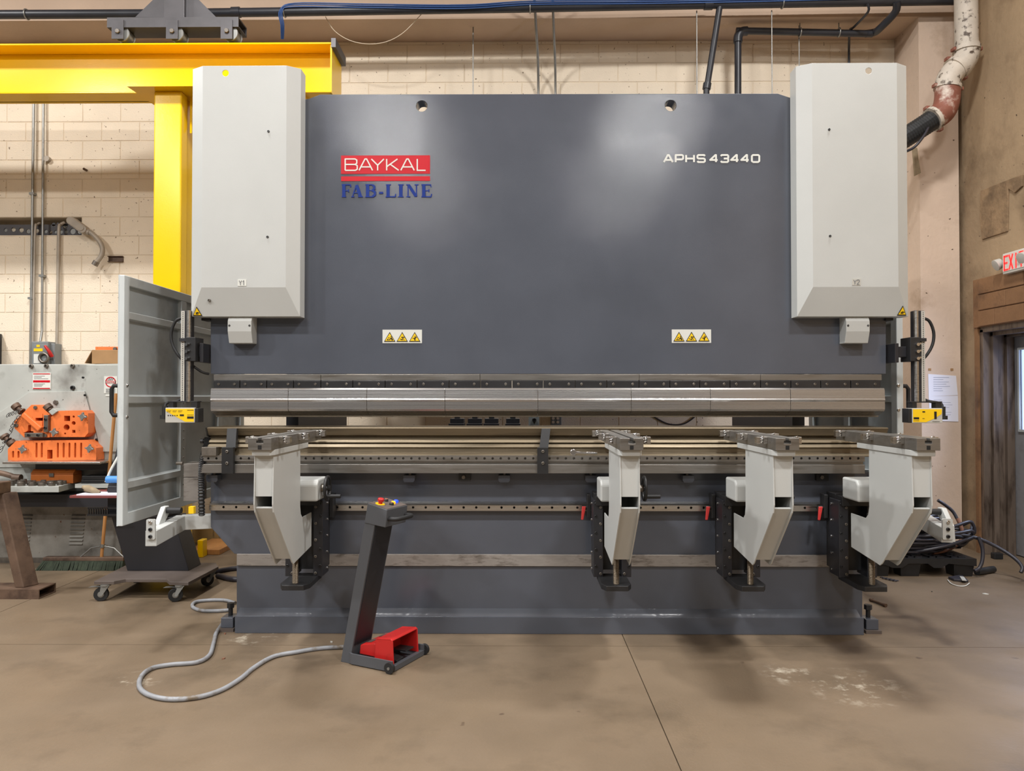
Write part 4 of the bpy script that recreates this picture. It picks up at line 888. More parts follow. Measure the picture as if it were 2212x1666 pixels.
# ratchet wrench on the die
Yw_ = 4.622; zw = PZ(980, Yw_) + .004
a, b_ = at(1238, 977, 4.60), at(1290, 979, 4.60)
w_ = MB(); zt = a.z
w_.lathe((a.x, 4.602, a.z), (0, -1, 0), [(.008, 0), (.019, 0), (.019, .014), (.008, .014)], 18)
w_.hexa([(a.x + .012, 4.588, a.z - .008), (b_.x, 4.588, b_.z - .006), (b_.x, 4.602, b_.z - .006), (a.x + .012, 4.602, a.z - .008), (a.x + .012, 4.588, a.z + .006), (b_.x, 4.588, b_.z + .005), (b_.x, 4.602, b_.z + .005), (a.x + .012, 4.602, a.z + .006)])
w_.build('ratchet_wrench', M['chrome'], smooth=True, bev=.002, label='small chrome ratchet wrench lying on the die ledge', cat='wrench')

# ================================================================ yellow gantry
YB = 6.60
r = empty('gantry', (PX(361, 6.45, 857), 6.5, 0), 'yellow painted steel gantry beam on its column at the left', 'crane')
xe = PX(717, 6.45, 140); x0 = -6.8
def Zg(py, Y): return PZ(py, Y, 300)
zt1 = Zg(92.5, 6.43); zt0 = Zg(97, 6.43); zb1 = Zg(197, 6.43); zb0 = Zg(201.5, 6.43)
m = MB().box(x0, xe, 6.43, 6.80, zt0, zt1).box(x0, xe, 6.60, 6.625, zb0, zt0).box(x0, xe, 6.43, 6.66, zb0, zb1)
m.build('beam', M['yellow'], r, bev=.006)
MB().box(xe - .012, xe + .002, 6.44, 6.79, zb0, zt0 + .0).build('end_plate', M['yellow'], r)
MB().box(x0, xe + .03, 6.50, 6.72, zt1, zt1 + .022).box(xe - .0, xe + .04, 6.42, 6.80, zt1 - .05, zt1 + .03).build('track', M['dark_steel'], r)
cz = Zg(190, 6.22) 
cp = [(PX(274, 6.22, 190), 6.22), (PX(640, 6.22, 190), 6.22), (PX(640, 6.22, 190), 6.66), (PX(338, 6.66, 210), 6.66)]
MB().prism(cp, 'z', zb0 - .028, zb0).build('cap_plate', M['yellow'], r)
xa, xb = PX(331, 6.32, 400), PX(391, 6.32, 400)
MB().box(xa, xb, 6.32, 6.44, 0, zb0 - .028).build('column', M['yellow'], r, bev=.012)
xa2, xb2 = PX(352, 6.6, 400), PX(414, 6.6, 400)
MB().box(xa2 + .1, xb2, 6.50, 6.66, 0, zb0 - .028).build('column_web', M['yellow'], r, bev=.008)
MB().prism([(6.44, zb0 - .35), (6.66, zb0 - .028), (6.44, zb0 - .028)], 'x', xb + .02, xb + .035).build('gusset', M['yellow'], r)
MB().box(xa - .08, xb2 + .01, 6.28, 6.72, 0, .02).build('base_plate', M['yellow'], r)
# trolley riding on the beam
zt = zt1 + .022
r = empty('beam_trolley', (PX(372, 6.6, 60), 6.6, zt), 'dark steel trolley with three wheels riding on the yellow beam', 'trolley')
Yt = 6.42
x0, x1 = PX(231, Yt, 50), PX(515, Yt, 50); za, zb_ = PZ(37, Yt, 372), PZ(58.5, Yt, 372)
MB().prism([(Yt, zb_), (Yt + .20, zb_), (Yt + .20, za), (Yt, za)], 'x', x0, x1, [[(Yt + .012, zb_ + .012), (Yt + .188, zb_ + .012), (Yt + .188, za - .012), (Yt + .012, za - .012)]]).build('frame_tube', M['dark_steel'], r)
MB().box(x0 + .05, x1 - .05, Yt + .02, Yt + .18, za - .02, za).build('frame_plate', M['dark_steel'], r)
tp = [P(292, 37, Yt + .06), P(467, 37, Yt + .06), P(430, 0, Yt + .06), P(415, -18, Yt + .06), P(345, -18, Yt + .06), P(330, 0, Yt + .06)]
MB().prism(tp, 'y', Yt + .06, Yt + .08).build('mast_plate', M['dark_steel'], r)
a, b_ = P(352, 37, Yt), P(396, -20, Yt)
MB().box(a[0], b_[0], Yt + .02, Yt + .06, a[1], b_[1]).build('mast', M['dark_steel'], r, bev=.003)
for px in (253.5, 371, 489):
    a, b_ = P(px - 12.5, 42, Yt - .012), P(px + 12.5, 84, Yt - .012)
    k = MB().box(a[0], b_[0], Yt - .012, Yt, b_[1], a[1]).build('wheel_bracket', M['dark_steel'], r, bev=.002)
    xm = (a[0] + b_[0]) / 2 + .005; zc = zt + .068
    inst('bolt', ME_HEX, (xm, Yt - .012, zc), k, .022)
    w_ = MB().lathe((xm + .012, Yt + .02, zc), (0, 1, 0), [(.04, 0), (.068, 0), (.072, .006), (.064, .012), (.064, .10), (.072, .106), (.068, .112), (.04, .112)], 24).build('wheel', M['galv'], r, smooth=True)
    MB().box(a[0], b_[0], Yt + .14, Yt + .152, b_[1], a[1] - .02).build('wheel_bracket', M['dark_steel'], r)

# ================================================================ overhead pipes, rods and wires
def pipe(pts, rad, mat, label, cat='pipe', n=1, group=None, name='pipe', seg=12):
    pts = [Vector(p) for p in pts]
    return MB().tube(catmull(pts, n) if n > 1 else pts, rad, seg).build(name, mat, smooth=True, label=label, cat=cat, group=group)
Yp = 7.15
r = empty('sprinkler_pipe', at(700, 26, Yp), 'long black overhead pipe running under the ceiling with loop hangers', 'pipe')
MB().tube([at(-300, 33, Yp), at(310, 30, Yp), at(600, 26, Yp), at(1150, 17, Yp), at(1500, 10, Yp), at(2066, 1, Yp)], .042, 14).build('pipe_run', M['pipe_black'], r, smooth=True)
for px, py in ((58, 31), (615, 26), (1145, 17), (1690, 7)):
    p = at(px, py, Yp); m = MB().torus(p, (1, 0, 0), .047, .007, 20, 6)
    m.cyl((p.x, p.y, p.z + .05), (p.x, p.y, ZC), .006, 8); m.build('hanger', M['galv'], r, smooth=True)
for px, py in ((510, 27), (1530, 10)):
    p = at(px, py, Yp); MB().cyl((p.x - .04, p.y, p.z), (p.x + .04, p.y, p.z + .002), .05, 14).build('coupling', M['pipe_black'], r, smooth=True)
bc = MB()
for k, (dy, dz) in enumerate(((-.055, .0), (-.05, .018), (-.048, -.015))):
    c = [at(608 + 2 * k, 84, Yp + .1), at(607 + 3 * k, 55, Yp), at(604 + 3 * k, 24, Yp - .05), at(640, 17, Yp) + Vector((0, dy, dz)), at(800, 21, Yp) + Vector((0, dy, dz + .01)), at(1000, 18, Yp) + Vector((0, dy, dz - .012)), at(1150, 15, Yp) + Vector((0, dy, dz + .012)), at(1400, 10, Yp) + Vector((0, dy, dz)), at(1700, 4, Yp) + Vector((0, dy, dz)), at(2040, -6, Yp) + Vector((0, dy, dz))]
    bc.tube(catmull(c, 6), .0065, 6)
bc.build('data_cable', M['blue_cable'], smooth=True, label='blue data cable bundle strapped along the black overhead pipe', cat='cable')
c = [at(703, 36, Yp + .1), at(722, 66, Yp + .12), at(755, 87, Yp + .14), at(795, 95, Yp + .15), at(835, 90, Yp + .14), at(872, 70, Yp + .12), at(911, 30, Yp + .08)]
pipe(c, .0035, M['white_wire'], 'thin pale wire sagging below the overhead pipe', 'wire', 6, None, 'hanging_wire', 6)
pipe([at(1153, -25, 7.05), at(1158, 60, 7.35), at(1162, 130, 7.6), at(1163, 205, 7.76), at(1163, 330, 7.76)], .014, M['galv'], 'galvanised conduit dropping behind the ram, left of the pair', 'conduit', 5, 'conduits behind the ram', 'conduit', 10)
pipe([at(1193, -25, 7.05), at(1196, 60, 7.35), at(1199, 130, 7.6), at(1200, 205, 7.76), at(1200, 330, 7.76)], .013, M['galv'], 'galvanised conduit dropping behind the ram, right of the pair', 'conduit', 5, 'conduits behind the ram', 'conduit', 10)
for px, y0, Y, lab in ((1022, 68, 7.5, 'thin threaded hanger rod left of the two conduits'), (1505, 36, 7.2, 'thin threaded hanger rod left of the slanting black pipe'), (1667, 33, 7.2, 'thin threaded hanger rod between elbowed pipe and right cover'), (1726, 56, 7.5, 'thin hanger rod in front of the horizontal pipe, just left of the right cover')):
    a = at(px, y0, Y); b_ = at(px, 300, Y); pipe([(a.x, a.y, ZC), (a.x, a.y, b_.z)], .006, M['galv'], lab, 'rod', 1, 'threaded hanger rods', 'hanger_rod', 8)
m = empty('slanting_pipe', at(1540, 100, 7.2), 'black pipe slanting down from the overhead pipe behind the ram', 'pipe')
MB().tube([at(1555, 12, 7.15), at(1526, 196, 7.25), at(1524, 320, 7.25)], .030, 12).build('pipe_run', M['pipe_black'], m, smooth=True)
a, b_ = at(1528, 180, 7.25), at(1526, 193, 7.25); MB().cyl(a, b_, .040, 12).build('coupling', M['pipe_black'], m, smooth=True)
m = empty('elbowed_pipe', at(1594, 130, 7.45), 'black pipe with an elbow running right above the right cover', 'pipe')
Ye = 7.45
MB().tube(catmull([at(1594, 330, Ye), at(1594, 100, Ye), at(1594, 82, Ye), at(1600, 70, Ye), at(1615, 67, Ye), at(1885, 73, Ye)], 6), .034, 12).build('pipe_run', M['pipe_black'], m, smooth=True)
MB().tube(catmull([at(1594, 92, Ye), at(1595, 78, Ye), at(1602, 69, Ye), at(1614, 67, Ye)], 6), .045, 12).build('elbow', M['pipe_black'], m, smooth=True)
MB().tube(catmull([at(1870, 73, Ye), at(1888, 70, Ye), at(1900, 62, Ye - .1), at(1934, 26, 7.18), at(1936, 4, 7.12)], 6), .036, 12).build('riser', M['pipe_black'], m, smooth=True)
for px in (1812, 1728):
    p = at(px, 70, Ye); MB().torus(p, (1, 0, 0), .042, .007, 16, 6).cyl((p.x, p.y, p.z + .04), (p.x, p.y, ZC), .006, 8).build('hanger', M['galv'], m, smooth=True)
pipe([at(1874, 8, 7.1), at(1875, 26, 7.15), at(1845, 58, 7.4), at(1836, 66, 7.5), at(1834, 100, 7.7), at(1834, 150, 7.76), at(1834, 320, 7.76)], .012, M['pipe_black'], 'thin black conduit stepping down above the right cover', 'conduit', 4, None, 'conduit', 8)
# extraction duct
r = empty('extraction_duct', at(2090, 60, 6.95), 'flaking white and rust red extraction duct with flexible hose beside the right cover', 'duct')
Yd = 6.95
MB().tube([at(2086, -60, Yd), at(2088, 100, Yd)], .100, 20).build('straight_pipe', M['duct'], r, smooth=True)
el1 = catmull([at(2088, 98, Yd), at(2088, 120, Yd), at(2076, 142, Yd), at(2066, 152, Yd)], 6); MB().tube(el1, .108, 20).build('elbow', M['duct'], r, smooth=True)
el2 = catmull([at(2070, 146, Yd), at(2056, 160, Yd), at(2048, 176, Yd), at(2046, 192, Yd)], 6); MB().tube(el2, .108, 20).build('elbow', M['duct'], r, smooth=True)
el3 = catmull([at(2047, 188, Yd), at(2046, 215, Yd), at(2038, 240, Yd), at(2018, 256, Yd)], 6); MB().tube(el3, .110, 20).build('elbow', M['duct_rust'], r, smooth=True)
def ring(px, py, d, rad=.118):
    a = at(px, py, Yd); dd = Vector((d[0], 0, d[1])).normalized()
    o = MB().cyl(a - dd * .018, a + dd * .018, rad, 20).build('clamp_ring', M['duct'], r, smooth=True)
    n = Vector((dd.z, 0, -dd.x))
    for s_ in (-1, 1): q_ = a + n * s_ * rad; MB().box(q_.x - .018, q_.x + .018, Yd - .03, Yd + .03, q_.z - .015, q_.z + .015).build('clamp_lug', M['duct_rust'], o, bev=.004)
ring(2088, 107, (0, 1)); ring(2065, 148, (1, .9)); ring(2047, 189, (.15, 1)); ring(2016, 257, (1, .62))
c = catmull([at(2020, 255, Yd), at(1990, 275, Yd), at(1955, 297, Yd), at(1915, 322, Yd), at(1880, 350, Yd)], 14)
MB().tube(c, [.098 if (k % 2 or k > 30) else .086 for k in range(len(c))], 18).build('flexible_hose', M['flex'], r)
c = [at(2008, 268, Yd - .05), at(1998, 290, Yd - .1), at(1975, 318, Yd - .1), at(1950, 330, Yd)]
pipe(c, .012, M['cable_black'], 'thin cable hanging under the flexible duct hose', 'cable', 6, None, 'duct_cable', 8)
p = [at(*q, YP - .05) for q in ((1975, 318), (1984, 318), (1987, 345), (1992, 372), (1980, 378), (1978, 350))]
MB().prism([(q.x, q.z) for q in p], 'y', YP - .03, YP - .002).build('rag', M['glove'], label='torn rag stuck to the wall under the duct hose', cat='rag')

# ================================================================ left wall fittings
Yc = YW - .035
for px0, px1, y0, y1, rad, mt, lab in ((73, 66, 222, 786, .013, 'galv', 'galvanised wall conduit, leftmost of the four beside the switch box'),
                                       (94, 91, 222, 690, .012, 'galv', 'galvanised wall conduit dropping straight into the switch box'),):
    zt = PZ(y0, Yc, px0) + .6
    a, b_ = at(px0, y0, Yc), at(px1, y1, Yc)
    pts = [(a.x, Yc, zt), a, b_] + ([at(91, 715, Yc), at(87, 738, Yc - .03)] if px0 == 94 else [at(66, 800, Yc)])
    o = pipe(pts, rad, M[mt], lab, 'conduit', 1, 'conduits on the left wall', 'conduit', 10)
    for t in (.35, .75) if px0 == 73 else (.8,):
        p = a.lerp(b_, t); MB().box(p.x - .03, p.x + .02, Yc - .016, YW, p.z - .012, p.z + .012).build('pipe_strap', M['galv'], o)
pipe([at(86, 482, YW + .03), at(80, 486, YW + .0), at(76, 500, Yc), at(73, 640, Yc), at(70, 790, Yc)], .012, M['painted_conduit'], 'painted conduit bending out of the wall slot, between the two galvanised ones', 'conduit', 5, 'conduits on the left wall', 'conduit', 10)
pipe([at(139, 481, YW + .03), at(131, 486, YW + .0), at(127, 502, Yc), at(125, 640, Yc), at(122, 800, Yc)], .016, M['painted_conduit'], 'painted conduit bending out of the wall slot, rightmost beside the switch box', 'conduit', 5, 'conduits on the left wall', 'conduit', 10)
# conduit body with its bent whip
r = empty('conduit_elbow', at(188, 495, Yc), 'painted conduit body with a bent pipe hanging free on the block wall', 'conduit')
a, b_ = at(156, 478, YW - .10), at(182, 497, YW - .10); d = (b_ - a).normalized(); n = Vector((-d.z, 0, d.x))
body = []
for t in range(9): an = R(90 + 180 * t / 8); body.append(a + (d * math.cos(an) + n * math.sin(an)) * .042)
for t in range(9): an = R(-90 + 180 * t / 8); body.append(b_ + (d * math.cos(an) + n * math.sin(an)) * .042)
o = MB().prism([(q.x, q.z) for q in body], 'y', YW - .14, YW - .06).build('conduit_body', M['painted_conduit'], r, bev=.006)
cen = (a + b_) / 2
MB().prism([(cen.x + (q.x - cen.x) * .8, cen.z + (q.z - cen.z) * .72) for q in body], 'y', YW - .147, YW - .139).build('cover_plate', M['painted_conduit'], o, bev=.003)
c = catmull([at(182, 497, YW - .10), at(196, 503, YW - .10), at(212, 518, YW - .10), at(221, 535, YW - .10), at(219, 552, YW - .10), at(206, 570, YW - .10)], 6)
MB().tube(c, .025, 12).build('bent_pipe', M['painted_conduit'], r, smooth=True)
MB().cyl(at(209, 565, YW - .10), at(204, 573, YW - .10), .032, 12).build('bushing', M['dull_steel'], r, smooth=True)
MB().cyl(at(187, 500, YW - .10), at(194, 503, YW - .10), .031, 12).build('locknut', M['painted_conduit'], r, smooth=True)
a = at(160, 481, YW - .06); MB().cyl((a.x, YW - .07, a.z), (a.x, YW + .03, a.z), .024, 12).build('stub_pipe', M['painted_conduit'], r, smooth=True)
p, q_ = P(235, 554, YW), P(267, 565, YW)
m = MB().box(p[0], q_[0], YW - .03, YW, p[1] - .006, p[1]).box(p[0], q_[0], YW - .03, YW, q_[1] - .006, q_[1]).box(p[0], q_[0], YW - .006, YW, q_[1], p[1])
m.build('wall_channel', M['rust_steel'], label='short rusty channel bracket fixed to the block wall', cat='bracket')
p = at(187, 368, YW); MB().cyl((p.x, YW - .05, p.z), (p.x, YW, p.z), .013, 10).build('wall_anchor', M['rust_steel'], smooth=True, label='rusty anchor stub sticking out of the block wall', cat='bolt')
p = at(105, 345, YW); MB().cyl((p.x, YW - .04, p.z), (p.x, YW, p.z), .030, 12).build('pipe_stub', M['painted_conduit'], smooth=True, label='painted pipe stub on the block wall beside the conduits', cat='pipe')
# disconnect switch
r = empty('disconnect_switch', at(92, 785, YW), 'grey electrical disconnect switch box on the wall with round hub', 'switch box')
a, b_ = P(69, 738, YW - .15), P(105, 790, YW - .15)
MB().box(a[0], b_[0], YW - .16, YW, b_[1] - .1, a[1]).build('box', M['switch_grey'], r, bev=.008)
a2, b2 = P(72, 745, YW - .165), P(103, 795, YW - .165)
dr = MB().prism(rrect(a2[0], b2[0], b2[1] - .05, a2[1], .02), 'y', YW - .175, YW - .16).build('box_door', M['switch_grey'], r, bev=.003)
for px0, py0, px1, py1, mt in ((79, 745, 86, 750, 'warn_yellow'), (73, 753, 92, 759, 'warn_yellow'), (73, 765, 86, 785, 'white_print')):
    a, b_ = P(px0, py0, YW - .176), P(px1, py1, YW - .176); MB().box(a[0], b_[0], YW - .1775, YW - .175, b_[1], a[1]).build('label', M[mt], dr)
a, b_ = at(97, 747, YW - .2), at(106, 759, YW - .2); MB().tube([a, b_, at(112, 770, YW - .16)], [.012, .017, .020], 8).build('switch_lever', M['red'], r, smooth=True)
p = at(94.5, 773, YW - .19); MB().torus(p, (0, 1, 0), .045, .014, 24, 8).build('hub_ring', M['dull_steel'], r, smooth=True)
a, b_ = P(104, 742, YW - .12), P(118, 790, YW - .12); MB().box(a[0], b_[0], YW - .12, YW, b_[1] - .08, a[1]).build('side_box', M['switch_grey'], r, bev=.006)
a, b_ = P(-60, 722, YW), P(4.5, 790, YW); MB().box(a[0], b_[0], YW - .25, YW - .006, .0, a[1]).build('dark_cabinet', M['black_plate'], bev=.004, label='dark cabinet edge at the far left against the wall', cat='cabinet')

# ================================================================ ironworker
YI = 6.55
r = empty('ironworker', (PX(110, YI), 6.9, 0), 'grey ironworker machine with orange tooling plates at the far left', 'machine')
def I(px, py, Y=YI): return P(px, py, Y)
def ipl(pts, Y=YI): return [P(a, b, Y) for a, b in pts]
MB().prism(ipl([(-70, 787), (186, 787), (300, 785), (300, 1062), (-70, 1062)]), 'y', YI, 7.15).build('body', M['machine_grey'], r, bev=.006)
cov = MB().prism(ipl([(-60, 925), (4, 888), (63, 847), (182, 845), (214, 962), (214, 1010), (-60, 1010)], YI - .012), 'y', YI - .012, YI).build('cover_plate', M['machine_grey'], r, bev=.002)
sp = MB().prism(ipl([(186, 789), (300, 789), (300, 976), (217, 976), (190, 856), (185, 846)], YI - .03), 'y', YI - .03, YI).build('side_panel', M['machine_grey'], r, bev=.003)
for px, py in ((69, 791.5), (101.5, 791), (158, 791)): p = at(px, py, YI); inst('bolt', ME_BOLT, (p.x, YI - .005, p.z), r, .018)
p = at(158, 838, YI); inst('bolt', ME_BOLT_DARK, (p.x, YI, p.z), r, .02)
p = at(123, 869.5, YI); inst('bolt', ME_HEX, (p.x, YI - .012, p.z), cov, .022)
for px, py in ((184, 816), (188, 854), (200, 902), (213, 949), (217, 969)): p = at(px, py, YI); inst('bolt', ME_BOLT_DARK, (p.x, YI - .03, p.z), sp, .01)
S = lambda x, y: (x / 9.217, 840 + y / 9.217)
Yo = YI - .13
def opl(pts): return [P(*S(a, b), Yo) for a, b in pts]
def rect(x0, x1, y0, y1): return opl([(x0, y1), (x1, y1), (x1, y0), (x0, y0)])
def cz(cx, cy, rr, n=14): c = P(*S(cx, cy), Yo); return circ(c[0], c[1], rr / 9.217 * Yo / F, n)
def slot(cx, y0, y1, w_): a = P(*S(cx - w_ / 2, y1), Yo); b = P(*S(cx + w_ / 2, y0), Yo); return rrect(a[0], b[0], a[1], b[1], (b[0] - a[0]) * .49)
MB().prism(opl([(430, 510), (625, 320), (795, 325), (985, 515), (985, 970), (480, 970), (290, 790), (285, 650)]), 'y', Yo, YI - .012,
           [opl([(705, 640), (840, 640), (840, 790), (855, 790), (855, 500), (850, 500), (842, 580), (705, 580)]), opl([(455, 878), (670, 878), (660, 850), (615, 845), (615, 725), (560, 725), (555, 830), (520, 856)])]).build('angle_shear_plate', M['orange'], r, bev=.003)
a, b_, c_, d = [P(*S(*q), Yo - .02) for q in ((425, 540), (500, 470), (850, 770), (770, 850))]
MB().prism([a, b_, c_, d], 'y', Yo - .035, Yo - .0).build('guide_bar', M['orange'], r, bev=.008)
for x0, x1, y0, y1 in ((865, 955, 525, 862), (485, 848, 880, 968)):
    a, b_ = P(*S(x0, y1), Yo - .03), P(*S(x1, y0), Yo - .03); k = MB().box(a[0], b_[0], Yo - .03, Yo, a[1], b_[1]).build('shear_blade', M['dull_steel'], r, bev=.003)
    for t in (.25, .75):
        q_ = (a[0] + (b_[0] - a[0]) * (t if x1 - x0 > 200 else .45), a[1] + (b_[1] - a[1]) * (t if x1 - x0 < 200 else .5)); inst('bolt', ME_BOLT_DARK, (q_[0], Yo - .03, q_[1]), k, .012)
for cx, cy, rr in ((710, 375, 38), (335, 730, 40), (910, 932, 36)): p = at(*S(cx, cy), Yo); inst('bolt', ME_HEX, (p.x, Yo, p.z), r, rr / 9.217 * Yo / F)
MB().prism(opl([(1140, 440), (1700, 430), (1755, 490), (1755, 880), (1685, 962), (1010, 962), (1010, 570)]), 'y', Yo, YI - .012,
           [rect(1277, 1395, 540, 645), cz(1465, 557, 24, 8), cz(1465, 685, 40), cz(1325, 770, 60), rect(1437, 1500, 822, 880), cz(1295, 893, 20, 8)]).build('section_plate', M['orange'], r, bev=.003)
hs = [slot(740, 1072, 1372, 42), slot(845, 1072, 1372, 42)] + [slot(x, 1072, 1372, 40) for x in (1165, 1280, 1395, 1510, 1628)] + [slot(275, 1235, 1375, 40), slot(382, 1235, 1375, 40), rect(955, 1060, 1215, 1395)]
MB().prism(opl([(172, 1200), (332, 1037), (1760, 1022), (1925, 1180), (1925, 1418), (175, 1428)]), 'y', Yo - .01, YI - .012, hs).build('slotted_plate', M['orange'], r, bev=.003)
def star(px, py):
    c = at(px, py, Yo - .05); pts = []
    for k in range(32):
        an = 2 * math.pi * k / 32; rr = .022 + .018 * max(0, math.cos(4 * an + .6)) ** 1.2; pts.append((c.x + rr * math.cos(an), c.z + rr * math.sin(an)))
    o = MB().prism(pts, 'y', Yo - .06, Yo - .04).build('star_knob', M['galv'], r, bev=.003)
    MB().cyl((c.x + .0, Yo - .04, c.z), (c.x, Yo, c.z), .012, 10).build('stud', M['dull_steel'], o, smooth=True)
for q_ in ((450, 1205), (1780, 1190), (1640, 555), (1075, 868)): star(*S(*q_))
for (a, b_, c_) in (((295, 325), (350, 385), (440, 460)), ((925, 340), (985, 400), (1010, 430)), ((75, 935), (110, 975), (160, 1030)), ((200, 1050), (250, 1110), (300, 1160))):
    pa, pb_, pc = [at(*S(*q_), Yo + .03) for q_ in (a, b_, c_)]
    MB().cyl(pa, pb_, .037, 14).cyl(pb_, pc, .022, 12).cyl(pc - (pc - pb_) * .15, pc, .034, 12).build('hold_down_screw', M['rust_steel'], r, smooth=True)
a, b_ = P(*S(960, 460), Yo), P(*S(1140, 440), Yo); pa = [P(*S(*q_), Yo - .02) for q_ in ((960, 455), (1050, 385), (1140, 450), (1035, 530))]
MB().prism(pa, 'y', Yo - .02, YI - .012).build('hold_down_block', M['machine_grey'], r, bev=.003)
def spring(pts, n, rad):
    P_ = catmull([at(*S(*q_), Yo - .03) for q_ in pts], 40); out = []
    for k, p in enumerate(P_): an = 2 * math.pi * n * k / len(P_); out.append(p + Vector((.5 * rad * math.cos(an), rad * math.sin(an), rad * math.cos(an))))
    MB().tube(out, .0024, 5).build('coil_spring', M['black'], r, smooth=True)
spring([(140, 530), (260, 490), (400, 440)], 5, .018); spring([(390, 530), (320, 640), (260, 720), (200, 870), (60, 1120), (0, 1260)], 9, .022)
# name plates on the ironworker
a, b_ = P(71, 806, YI - .004), P(109.5, 841, YI - .004)
pl = MB().box(a[0], b_[0], YI - .006, YI, b_[1], a[1]).build('instruction_plate', M['white_print'], r)
m = MB(); H_ = a[1] - b_[1]; W_ = b_[0] - a[0]
for t0, t1 in ((.42, .55), (.02, .08), (.92, .97)): m.box(a[0] + .03 * W_, b_[0] - .03 * W_, YI - .0075, YI - .005, b_[1] + t0 * H_, b_[1] + t1 * H_)
m.build('red_print', M['red_print'], pl)
m = MB()
for t in (.18, .25, .32, .64, .72, .80): m.box(a[0] + .08 * W_, a[0] + random.uniform(.45, .9) * W_, YI - .0075, YI - .005, b_[1] + t * H_, b_[1] + (t + .025) * H_)
m.build('text_lines', M['grey_print'], pl)
Ys = YI - .034
a, b_ = P(225, 813, Ys), P(253, 850, Ys)
pl = MB().box(a[0], b_[0], Ys, YI - .029, b_[1], a[1]).build('danger_sign', M['white_print'], r)
c = P(239, 825.5, Ys); ro = 11.5 * Ys / F
m = MB().prism(circ(c[0], c[1], ro, 24), 'y', Ys - .002, Ys + .001, [circ(c[0], c[1], ro * .82, 24)]); m.box(c[0] - ro, c[0] + ro, Ys - .002, Ys + .001, c[1] - ro * .22, c[1] + ro * .22); m.build('red_ring', M['red_print'], pl)
m = MB(); T2 = lambda x, y: P(x, y, Ys)
for k, ch in enumerate('DANGER'): strokes(m, GL[ch], 229.3 + k * 3.4, 824, 2.3, 3.2, .6, Ys - .003, Ys - .0015, T2, Ys)
m.build('lettering', M['white_print'], pl)
m = MB()
for k in range(4): q0 = P(229, 840 + 2.4 * k, Ys); q1 = P(249, 841 + 2.4 * k, Ys); m.box(q0[0], q1[0], Ys - .002, Ys + .001, q1[1], q0[1])
for k in range(3): q0 = P(233 + 4 * k, 822, Ys); q1 = P(238 + 4 * k, 817, Ys); m.seg(q0[0], q0[1], q1[0], q1[1], .006, Ys - .002, Ys + .001)
m.build('text_lines', M['grey_print'], pl)
a, b_ = P(228, 848 + 4, Ys), P(240, 856, Ys); MB().box(a[0], b_[0], Ys, YI - .029, b_[1], a[1]).build('small_plate', M['white_print'], r)
# work tables and lower cabinet
a, b_ = P(5, 998, 6.25), P(216, 1003, 6.25)
MB().box(a[0], b_[0], 6.25, YI, b_[1], a[1]).build('table_plate', M['steel'], r, bev=.003)
MB().box(P(60, 1004, 6.3)[0], P(250, 1004, 6.3)[0], 6.40, YI, P(60, 1016, 6.4)[1], b_[1]).build('table_support', M['black_plate'], r)
MB().box(P(-70, 1062, YI)[0], P(262, 1062, YI)[0], 6.35, 7.1, P(0, 1088, YI)[1], P(0, 1062, YI)[1]).build('mid_shelf', M['black_plate'], r)
zc = PZ(1080, 6.62, 110)
cab = MB().box(P(-70, 1100, 6.62)[0], P(262, 1100, 6.62)[0], 6.62, 7.15, 0, zc).build('lower_cabinet', M['bare_panel'], r, bev=.004)
MB().box(P(-70, 1100, 6.6)[0], P(228, 1100, 6.6)[0], 6.59, 6.62, zc - .005, zc + .025).build('cabinet_lip', M['machine_grey'], cab)
MB().box(P(-70, 1100, 6.6)[0], P(262, 1100, 6.6)[0], 6.605, 6.62, .0, .045).build('kick_strip', M['dull_steel'], cab)
for cx in (55, 170):
    for k in range(9):
        py = 1111 + k * 7.7; a = P(cx - 14 - k * .8, py, 6.62); b_ = P(cx + 15 - k * .8, py + 4, 6.62)
        MB().prism([(6.62, a[1]), (6.607, b_[1] + .003), (6.609, b_[1]), (6.62, b_[1])], 'x', a[0], b_[0]).build('louver', M['bare_panel'], cab)
# tray of round dies beside the ironworker
Yt = 6.15; zt = PZ(1044, Yt, 80)
tr = MB().hexa([(P(-70, 1055, Yt)[0], Yt, PZ(1064, Yt, 60)), (P(127, 1055, Yt)[0], Yt, PZ(1064, Yt, 60)), (P(166, 1055, 6.5)[0], 6.5, PZ(1064, Yt, 60)), (P(-70, 1055, Yt)[0], 6.5, PZ(1064, Yt, 60)),
                (P(-70, 1055, Yt)[0], Yt, PZ(1051, Yt, 60)), (P(127, 1055, Yt)[0], Yt, PZ(1051, Yt, 60)), (P(166, 1055, 6.5)[0], 6.5, PZ(1051, Yt, 60)), (P(-70, 1055, Yt)[0], 6.5, PZ(1051, Yt, 60))]).build('die_tray', M['machine_grey'], r, bev=.003)
ztr = PZ(1051, Yt, 60)
for row, (yy, n, xs, dx) in enumerate(((6.19, 5, 25, 21.5), (6.25, 6, 20, 22), (6.31, 6, 30, 21.5))):
    for k in range(n):
        rr = random.uniform(.024, .031) if row < 1 else random.uniform(.022, .028); hh = random.uniform(.03, .046); X = PX(xs + dx * k + random.uniform(-2, 2), yy, 1050)
        MB().lathe((X, yy + random.uniform(-.004, .004), ztr), (0, 0, 1), [(rr, 0), (rr, hh * .7), (rr * .92, hh * .75), (rr * .92, hh), (rr * .5, hh), (rr * .5, hh * .5)], 16).build('round_die', M['dull_steel'], smooth=True, label='small round steel punch die standing on the ironworker tray', cat='die', group='round dies on the ironworker tray')
